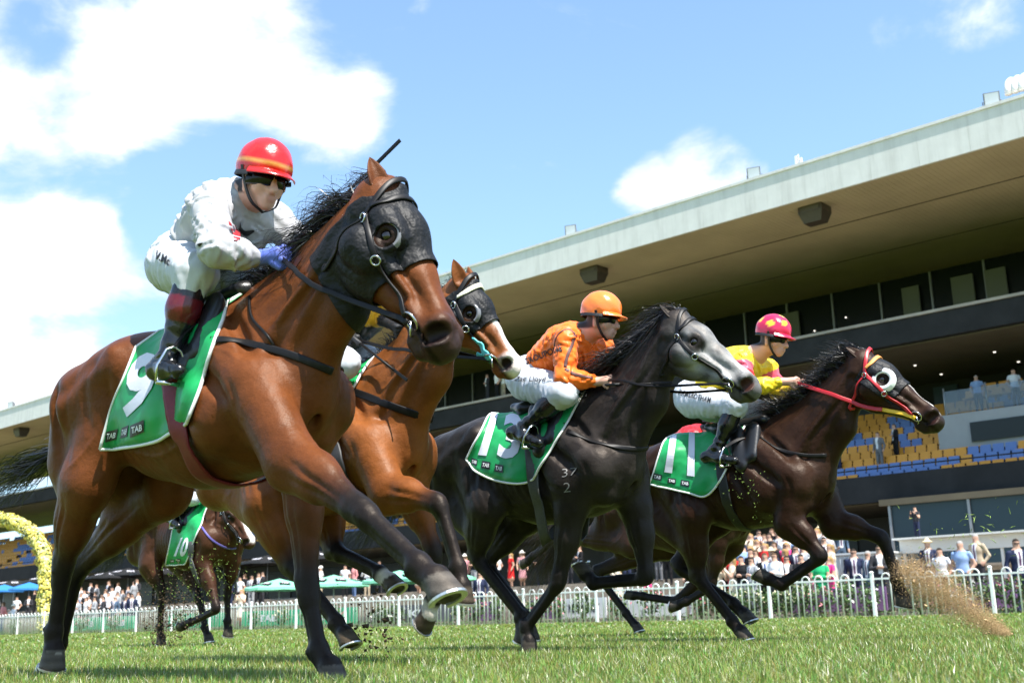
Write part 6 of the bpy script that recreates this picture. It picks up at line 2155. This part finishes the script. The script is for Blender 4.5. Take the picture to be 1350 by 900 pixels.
# ------------------------------------------------------------------ umbrellas
def umbrella(px, n, m, label, group, rad=1.55, h=2.35, logo=None, rim_px=None, zb=None):
    s = px_on_n(px, 780, n)[0]; z = terr_z(n) if zb is None else zb
    t = empty('market_umbrella', srz(s, n, z), RUN_ROT + .3, label, 'umbrella', group)
    k = 8
    V = [(0, 0, h + .42)]; Fc = []
    for j, (rr, dz) in enumerate(((.5, .22), (1.0, 0.0), (1.005, -.12))):
        for i in range(k * 2):
            w = math.pi * i / k
            q = rad * rr * (1 if i % 2 == 0 else .965)
            V.append((q * math.cos(w), q * math.sin(w), h + dz - (.02 if i % 2 else 0)))
    for i in range(k * 2):
        i2 = (i + 1) % (k * 2)
        Fc.append((0, 1 + i, 1 + i2))
        for j in range(2):
            a = 1 + j * k * 2
            Fc.append((a + i, a + i2 + 0, a + k * 2 + i2, a + k * 2 + i))
    me = bpy.data.meshes.new('canopy'); me.from_pydata(V, [], [f[::-1] for f in Fc]); me.materials.append(m)
    cp = obj('canopy', me, t)
    mb = MB(); mb.tube([(0, 0, 0), (0, 0, h + .4)], .028, 8); obj('pole', mb.mesh('pole', STEELG, True), t)
    mb = MB(); mb.tube([(0, 0, 0), (0, 0, .08)], [.28, .22], 12); obj('base', mb.mesh('base', DARKC), t)
    mb = MB(); mb.tube([(0, 0, h + .36), (rad * .97, 0, h - .03)], .012, 5)
    rib_me = mb.mesh('rib', STEELG)
    for i in range(k):
        obj('rib', rib_me, t).rotation_euler = (0, 0, 2 * math.pi * i / k)
    if logo:
        for w0 in (-2.3, -1.5, -.7, .1):
            c = np.array([math.cos(w0), math.sin(w0), 0]); e = np.array([-math.sin(w0), math.cos(w0), 0])
            P = [c * rad * q_ + e * x_ + np.array([0, 0, h + (.225 if q_ < .6 else .11) * 1.0 + .03]) for q_, x_ in ((.80, -.26), (.80, .26), (.55, .22), (.55, -.22))]
            P[0][2] = P[1][2] = h + .115; P[2][2] = P[3][2] = h + .225
            me = bpy.data.meshes.new('logo_patch'); me.from_pydata([tuple(p) for p in P], [], [(0, 1, 2, 3)]); me.materials.append(logo); obj('logo_patch', me, cp)
            V_, F_ = text_flat('TAB', .02, 0)
            Q_ = [P[0] * (1 - a) * (1 - b) + P[1] * a * (1 - b) + P[2] * a * b + P[3] * (1 - a) * b for a, b in (V_ - .5) * [.7, .5] + .5]
            me = bpy.data.meshes.new('logo_lettering'); me.from_pydata([tuple(p + np.array([0, 0, .02]) + c * .01) for p in Q_], [], F_); me.materials.append(TABW if logo is TABM else INK); obj('logo_lettering', me, cp)
    return t
UGREEN = mat('mint green canvas', (.22, .60, .40), .7)
UBLACK = mat('black canvas', (.014, .014, .016), .6)
UBLUE = mat('blue canvas', (.03, .20, .55), .6)
for px in (368, 440, 527, 578):
    umbrella(px, 33.2, UGREEN, 'mint green umbrella with dark logo patches standing behind the fence', 'mint green umbrellas', 1.62, 1.62, TABM, zb=terr_z(33.2) * .6)
for px, n in ((18, 41), (60, 40), (92, 41.5), (145, 41), (168, 42), (205, 41), (352, 42), (395, 41.5), (420, 42.2)):
    umbrella(px, n, UBLACK, 'black market umbrella with white lettering under the balcony', 'black umbrellas under the balcony', 1.7, 2.2, NUM_W)
for px in (5, 38):
    umbrella(px, 36.5, UBLUE, 'bright blue umbrella near the flower arch', 'blue umbrellas near the flower arch', 1.3, 1.95)

# ------------------------------------------------------------------ flower arch
AR = empty('flower_arch', srz(*px_on_n(60, 812, 28.9)[:2], 0), RUN_ROT, 'tall arch covered in yellow flowers behind the fence', 'flower arch')
apx = [(60, 836), (60, 800), (61, 765), (61, 745), (54, 720), (38, 700), (18, 688), (-6, 684), (-32, 690), (-52, 706), (-64, 735), (-66, 770), (-66, 838)]
s00, n00, _ = px_on_n(60, 812, 28.9)
path = np.array([[px_on_n(x, y, 28.9)[0] - s00, 0, px_on_n(x, y, 28.9)[2]] for x, y in apx])
path = catmull(path, 8)
mb = MB(); mb.tube(path, .30, 10); obj('frame_core', mb.mesh('frame_core', mat('dark moss core', (.10, .12, .03), .9), True), AR)
r = np.random.default_rng(9)
YF = [mat('yellow blossoms', (.72, .60, .10), .6), mat('pale yellow blossoms', (.80, .74, .32), .6), mat('green sprigs', (.16, .22, .04), .7)]
for q, (cnt, sz) in enumerate(((3600, .075), (2600, .07), (900, .07))):
    i = r.integers(0, len(path) - 1, cnt); f_ = r.uniform(0, 1, (cnt, 1))
    C_ = path[i] * (1 - f_) + path[i + 1] * f_
    T_ = path[i + 1] - path[i]; T_ /= np.linalg.norm(T_, axis=1)[:, None]
    d = r.normal(size=(cnt, 3)); d -= T_ * (d * T_).sum(1)[:, None]; d /= np.linalg.norm(d, axis=1)[:, None]
    C_ = C_ + d * (.30 + .10 * r.uniform(-.3, 1.2, (cnt, 1)) + .09 * np.sin(C_[:, 2:3] * 5.0 + d[:, :1] * 4) * np.cos(C_[:, :1] * 4.3 + d[:, 2:3] * 3))
    a = np.cross(d, r.normal(size=(cnt, 3))); a /= np.linalg.norm(a, axis=1)[:, None]; b = np.cross(d, a)
    z_ = sz * r.uniform(.6, 1.3, (cnt, 1))
    tip = C_ + d * z_ * .5
    V = np.stack([C_ - a * z_, C_ - b * z_, C_ + a * z_, C_ + b * z_, tip], 1).reshape(-1, 3)
    base = np.arange(cnt)[:, None, None] * 5
    Fq = (np.array([(0, 1, 4), (1, 2, 4), (2, 3, 4), (3, 0, 4)])[None] + base).reshape(-1, 3)
    obj('blossoms', mesh_np('blossoms', V, Fq, YF[q], False), AR, kind='stuff')

# ------------------------------------------------------------------ the crowd
SKINP = (.48, .29, .21)
def person_mesh(pose, top, shirt, legs, hair, hat=None, dress=False, seed=0):
    h = .030
    S = SDF((-.42, -.36, -.03), (.42, .36, 1.92), h)
    S.cone((0, 0, 1.62), (0.01, 0, 1.66), .095, .10, .03, .85); S.cone((.03, 0, 1.57), (.05, 0, 1.55), .06, .05, .04)
    S.cone((.10, 0, 1.62), (.10, 0, 1.60), .022, .02, .02)
    S.cone((0, 0, 1.50), (0, 0, 1.56), .055, .052, .03)
    S.cone((0, 0, 1.30), (0, 0, 1.42), .14, .12, .06, 1.35); S.cone((0, 0, 1.02), (0, 0, 1.30), .125, .14, .05, 1.25)
    S.cone((0, 0, .92), (0, 0, 1.02), .13, .125, .05, 1.2)
    el, ha = {'stand': ((-.05, .27, 1.12), (.06, .26, .90)), 'phone': ((.12, .27, 1.15), (.30, .10, 1.42)), 'fold': ((.06, .27, 1.12), (.20, .02, 1.16)), 'pocket': ((-.10, .29, 1.14), (.02, .20, .95)), 'drink': ((.05, .27, 1.12), (.26, .16, 1.20)), 'raise': ((.10, .30, 1.45), (.18, .26, 1.75))}[pose]
    for s in (-1, 1):
        e, a = (np.array(el) * [1, s, 1], np.array(ha) * [1, s, 1])
        if s < 0 and pose in ('drink', 'raise'): e, a = np.array((-.05, -.27, 1.12)), np.array((.06, -.25, .90))
        S.chain([(0, s * .20, 1.42), e, a], [.062, .052, .040], .03); S.cone(a, a + unit(a - e) * .07, .042, .036, .02)
        if not dress:
            S.chain([(0, s * .09, .90), (.01, s * .10, .48), (-.01, s * .11, .06)], [.095, .072, .052], .03); S.cone((-.02, s * .11, .035), (.14, s * .13, .03), .045, .04, .02)
        else:
            S.chain([(0, s * .08, .55), (-.01, s * .08, .08)], [.06, .04], .02); S.cone((-.02, s * .08, .03), (.12, s * .09, .03), .035, .03, .02)
    if dress: S.cone((0, 0, .92), (0, 0, .48), .14, .20, .05, 1.1)
    if hat == 'brim': S.cone((0, 0, 1.715), (.01, 0, 1.715), .18, .18, .02, .18, (0, 0, 1)); S.cone((0, 0, 1.74), (0, 0, 1.77), .095, .08, .03)
    if hat == 'cap': S.cone((-.01, 0, 1.72), (.01, 0, 1.73), .105, .10, .02, .9); S.cone((.08, 0, 1.70), (.16, 0, 1.69), .05, .04, .02)
    if hair == 'long':
        for s in (-1, 1): S.cone((-.05, s * .06, 1.66), (-.06, s * .09, 1.42), .075, .05, .03)
    V, Q = S.mesh()
    C = np.tile(np.array(top), (len(V), 1)); x, y, z = V.T
    C[z < .93] = legs if not dress else top
    if dress: C[z < .45] = SKINP
    C[(z < .075)] = (.02, .018, .016)
    front = (x > .05) & (np.abs(y) < .055 + .06 * (z - 1.05)) & (z > 1.0) & (z < 1.50)
    if shirt is not None:
        C[front] = shirt
        C[(x > .05) & (np.abs(y) < .022) & (z > 1.05) & (z < 1.45)] = (.08, .03, .08) if seed % 3 == 0 else ((.03, .06, .2) if seed % 3 == 1 else shirt)
    C[z > 1.485] = SKINP
    hc = {'dark': (.02, .014, .01), 'brown': (.07, .04, .02), 'grey': (.30, .29, .28), 'long': (.32, .20, .08), 'bald': SKINP}[hair]
    hm = (z > 1.50) & ((x < .015) & (z > 1.60) | (z > 1.685) | ((x < -.035)))
    if hair == 'long': hm |= (x < -.02) & (z > 1.36) & (np.abs(y) < .16)
    C[hm & (z > 1.36)] = hc
    C[(x > .065) & (np.abs(z - 1.635) < .02) & (seed % 2 == 0)] = (.01, .01, .012)
    if hat: C[(z > 1.685) if hat == 'cap' else (z > 1.675)] = (.72, .70, .64) if seed % 2 == 0 else (.60, .50, .32)
    a_ = np.array(ha)
    for s in (-1, 1):
        e2 = a_ * [1, s, 1]
        C[np.linalg.norm(V - e2 - [.03, 0, -.02], axis=1) < .075] = SKINP
    if dress or (shirt is None and seed % 2):
        for s in (-1, 1): C[(y * s > .21) & (z < 1.28)] = SKINP
    me = mesh_np('person', V, Q, mat('spectator clothes and skin', attr='Col', rough=.75, spec=.2, var=.12, scale=9))
    set_colors(me, C)
    return me
NAVY, CHAR, BLK, GREY, LGREY, WHT, BLU, BEIGE = (.018, .025, .06), (.03, .03, .035), (.010, .010, .012), (.14, .145, .16), (.30, .31, .33), (.72, .72, .74), (.25, .36, .58), (.42, .34, .24)
KINDS = [
    ('man in a navy suit and white shirt', 'stand', NAVY, WHT, NAVY, 'dark', None, False),
    ('man in a black suit and white shirt', 'drink', BLK, WHT, BLK, 'brown', None, False),
    ('man in a charcoal suit with folded arms', 'fold', CHAR, WHT, CHAR, 'dark', None, False),
    ('man in a white shirt and dark trousers', 'pocket', WHT, None, BLK, 'dark', None, False),
    ('man in a white shirt with folded arms', 'fold', WHT, None, CHAR, 'brown', None, False),
    ('man in a mid grey suit', 'stand', GREY, WHT, GREY, 'brown', None, False),
    ('man in a light grey suit holding a drink', 'drink', LGREY, WHT, LGREY, 'dark', None, False),
    ('man in a pale blue shirt', 'pocket', BLU, None, CHAR, 'grey', None, False),
    ('man in a white shirt and pale cap', 'phone', WHT, None, BEIGE, 'grey', 'cap', False),
    ('man in a dark suit and straw hat', 'stand', NAVY, WHT, NAVY, 'brown', 'brim', False),
    ('woman in a pink dress', 'drink', (.70, .05, .22), None, SKINP, 'long', None, True),
    ('woman in a red dress', 'stand', (.55, .02, .02), None, SKINP, 'long', None, True),
    ('woman in a green dress', 'fold', (.02, .38, .14), None, SKINP, 'long', None, True),
    ('woman in a cream dress holding up a phone', 'phone', (.62, .54, .42), None, SKINP, 'long', None, True),
    ('woman in a dusty pink dress', 'stand', (.45, .22, .24), None, SKINP, 'long', 'brim', True),
    ('man in a beige jacket', 'pocket', BEIGE, WHT, CHAR, 'grey', None, False),
    ('man in a salmon pink shirt', 'stand', (.62, .26, .26), None, (.10, .16, .30), 'brown', None, False),
    ('man in a black shirt and grey trousers', 'fold', BLK, None, LGREY, 'dark', None, False),
    ('man in a blue grey suit with grey hair', 'stand', (.07, .11, .17), WHT, (.07, .11, .17), 'grey', None, False),
    ('man in a dark shirt photographing', 'phone', CHAR, None, NAVY, 'dark', None, False),
]
PM = {}
r = np.random.default_rng(15)
def person(px, n, kind, where, z=None, face=None, scale=None):
    if kind not in PM:
        nm, pose, top, shirt, legs, hair, hat, dress = KINDS[kind]
        PM[kind] = person_mesh(pose, top, shirt, legs, hair, hat, dress, kind)
    s = px_on_n(px, 760, n)[0]
    o = obj('person', PM[kind], None, KINDS[kind][0] + ' ' + where, 'person', KINDS[kind][0] + ' ' + where)
    # the ground point whose picture column is px
    z = terr_z(n) if z is None else z
    best = None
    for ds in np.linspace(-2.5, 2.5, 101):
        c = CR.T @ (srz(s + ds, n, z + 1.2) - CC); x = 675 + FPX * c[0] / -c[2]
        if best is None or abs(x - px) < best[0]: best = (abs(x - px), s + ds)
    o.location = srz(best[1], n, z)
    o.rotation_euler = (0, 0, math.atan2(-LF[1], -LF[0]) + (r.normal(0, .55) if face is None else face))
    k = r.uniform(.94, 1.05) * (.95 if KINDS[kind][7] else 1.0) if scale is None else scale
    o.scale = (k, k, k)
# packed terrace crowd
men = [0, 1, 2, 0, 1, 2, 3, 4, 5, 6, 7, 9, 15, 18, 19, 17]; women = [10, 13, 14, 11, 17]
for row, n in enumerate((31.2, 32.6, 34.2, 35.8, 37.4, 39.2, 40.8)):
    for px in np.arange(916 + (row % 2) * 7, 1096, 15.5):
        person(px + r.normal(0, 2.5), n + r.normal(0, .15), int(r.choice(men if r.uniform() < .78 else women)), 'in the packed terrace crowd')
for row, n in enumerate((31.5, 33.2, 35.0, 36.8)):
    for px in np.arange(88 + (row % 2) * 5, 182, 12.5):
        person(px + r.normal(0, 2), n + r.normal(0, .15), int(r.choice([0, 1, 2, 3, 4, 5, 6, 3, 18])), 'among men beside the flower arch')
for px, n, kd in ((22, 35, 3), (38, 34.5, 2), (4, 29.6, 16), (18, 29.8, 8), (46, 35.5, 1), (-6, 34, 5)):
    person(px, n, kd, 'by the flower arch and blue umbrellas')
for px, n, kd in ((305, 36.5, 0), (317, 36.2, 3), (323, 38, 1), (332, 36.6, 6), (341, 36.3, 1), (318, 31.5, 13), (347, 38, 2)):
    person(px, n, kd, 'beside the mint umbrellas')
for px, n, kd in ((423, 40, 8), (455, 40, 3), (467, 40.3, 16), (484, 40.5, 8), (552, 40.2, 13), (500, 41.5, 2)):
    person(px, n, kd, 'behind the mint umbrellas')
for px, n, kd in ((613, 42.5, 14), (625, 42.5, 17), (641, 43, 17), (657, 43, 3), (674, 42.3, 11), (688, 42.5, 14), (720, 43, 1), (708, 44, 19), (750, 42, 2), (765, 42.2, 1), (633, 31, 0), (826, 40, 0), (838, 38, 3), (850, 35, 10), (815, 33, 13), (868, 39, 5), (880, 37, 1), (905, 36, 4)):
    person(px, n, kd, 'on the open concrete terrace')
for px, n, kd, w in ((1094, 31.0, 10, 'at the fence beside the packed crowd'), (1082, 30.0, 12, 'standing close behind the fence'), (1128, 31.6, 0, 'in front of the white shed'), (1145, 30.4, 18, 'beside the purple banner'), (1160, 30.2, 2, 'beside the purple banner'),
                     (1108, 38.0, 18, 'beside the white shed'), (1098, 38.8, 5, 'behind the woman in pink'), (1268, 31.0, 7, 'behind the cloud of dirt at the fence'), (1240, 31.4, 3, 'behind the cloud of dirt at the fence'), (1342, 30.0, 0, 'wearing sunglasses near the white canopy'), (1175, 31.0, 1, 'between the shed and the white canopy'), (1290, 33.5, 15, 'under the white canopy'), (1225, 33.5, 9, 'under the white canopy')):
    person(px, n, kd, w)
# a few people up in the seats and on the balcony
for px, n, z, kd, w in ((655, 46.6, 12.24, 3, 'standing on the upper balcony'), (664, 46.8, 12.24, 8, 'standing on the upper balcony'), (643, 46.8, 12.24, 2, 'standing on the upper balcony'), (1288, 48.2, 8.0, 7, 'on the glass fronted box terrace'), (1337, 48.2, 8.0, 3, 'on the glass fronted box terrace'),
                        (1118, 49.9, 7.54, 2, 'on the aisle of the orange seats'), (1104, 46.5, 5.86, 19, 'at the foot of the orange seats'), (1158, 46.5, 5.86, 5, 'among the orange seats'), (1180, 47.3, 6.28, 1, 'among the orange seats'), (172, 52, 8.8, 2, 'at the back of the orange seats'), (186, 52, 8.8, 1, 'at the back of the orange seats')):
    person(px, n, kd, w, z)

# ------------------------------------------------------------------ white shed, canopy, camera platform
def lbox(t, name, lo, hi, m): 
    mb = MB(); mb.box(lo, hi); return obj(name, mb.mesh(name, m), t)
WSH = mat('white corrugated steel', (.62, .63, .62), .5, var=.06, scale=2)
s0 = px_on_n(1098, 720, 34)[0]
t = empty('white_shed', srz(s0, 34, terr_z(34)), RUN_ROT, 'small white corrugated shed with a dark notice above the fence', 'shed')
lbox(t, 'wall', (0, 0, .25), (1.75, 1.3, 1.12), WSH)
for i in range(12):
    mb = MB(); mb.tube([(.08 + i * .145, -.005, .26), (.08 + i * .145, -.005, 1.10)], .03, 6); obj('corrugation', mb.mesh('corrugation', WSH, True), t)
lbox(t, 'roof', (-.06, -.08, 1.122), (1.81, 1.38, 1.18), WSH)
lbox(t, 'notice', (.35, -.07, .60), (.62, -.045, 1.0), DARKC)
lbox(t, 'vent_strip', (.05, -.03, .14), (1.7, 1.2, .248), DARKC)
for x, y in ((.1, .1), (1.6, .1), (.1, 1.1), (1.6, 1.1)): lbox(t, 'foot', (x - .06, y - .06, -.05), (x + .06, y + .06, .138), DARKC)
s0 = px_on_n(1186, 720, 35)[0]
t = empty('white_canopy', srz(s0, 35, terr_z(35)), RUN_ROT, 'low white flat canopy frame behind the dirt cloud', 'canopy')
lbox(t, 'beam', (0, 0, 1.12), (9.5, .2, 1.52), mat('white canopy vinyl', (.70, .69, .65), .5, var=.05, scale=1))
lbox(t, 'awning', (-.1, -.3, 1.524), (9.6, 3.2, 1.58), mat('white canopy vinyl'))
for x in (.1, 3.1, 6.2, 9.3): lbox(t, 'leg', (x - .04, .05, -.3), (x + .04, .13, 1.118), mat('white canopy vinyl'))
s0 = px_on_n(1246, 740, 33)[0]
t = empty('round_table', srz(s0, 33.0, terr_z(33)), 0, 'white round cafe table near the white canopy', 'table')
mb = MB(); mb.tube([(0, 0, .98), (0, 0, 1.02)], .45, 20); obj('table_top', mb.mesh('table_top', mat('white plastic')), t)
mb = MB(); mb.tube([(0, 0, .02), (0, 0, .98)], .04, 8); mb.tube([(0, 0, 0), (0, 0, .03)], .3, 14); obj('leg', mb.mesh('leg', STEELG), t)
s0 = px_on_n(1206, 700, 37)[0]
t = empty('camera_ladder', srz(s0, 37, terr_z(37)), RUN_ROT, 'tall aluminium stepladder carrying a small filming platform', 'ladder')
for x, d in ((-.25, -.5), (.25, -.5), (-.25, .5), (.25, .5)):
    mb = MB(); mb.tube([(x * 1.4, d, 0), (x, d * .25, 1.05)], .035, 6); obj('leg', mb.mesh('leg', mat('bright steel post')), t)
for i in range(4): lbox(t, 'rung', (-.3, -.45 + i * .07, .2 + i * .22), (.3, -.38 + i * .07, .23 + i * .22), mat('bright steel post'))
lbox(t, 'platform', (-.45, -.35, 1.052), (.45, .35, 1.11), mat('plywood', (.42, .26, .10), .7))
person(1206, 37.05, 19, 'filming from the stepladder platform', terr_z(37) + 1.11, scale=.6)
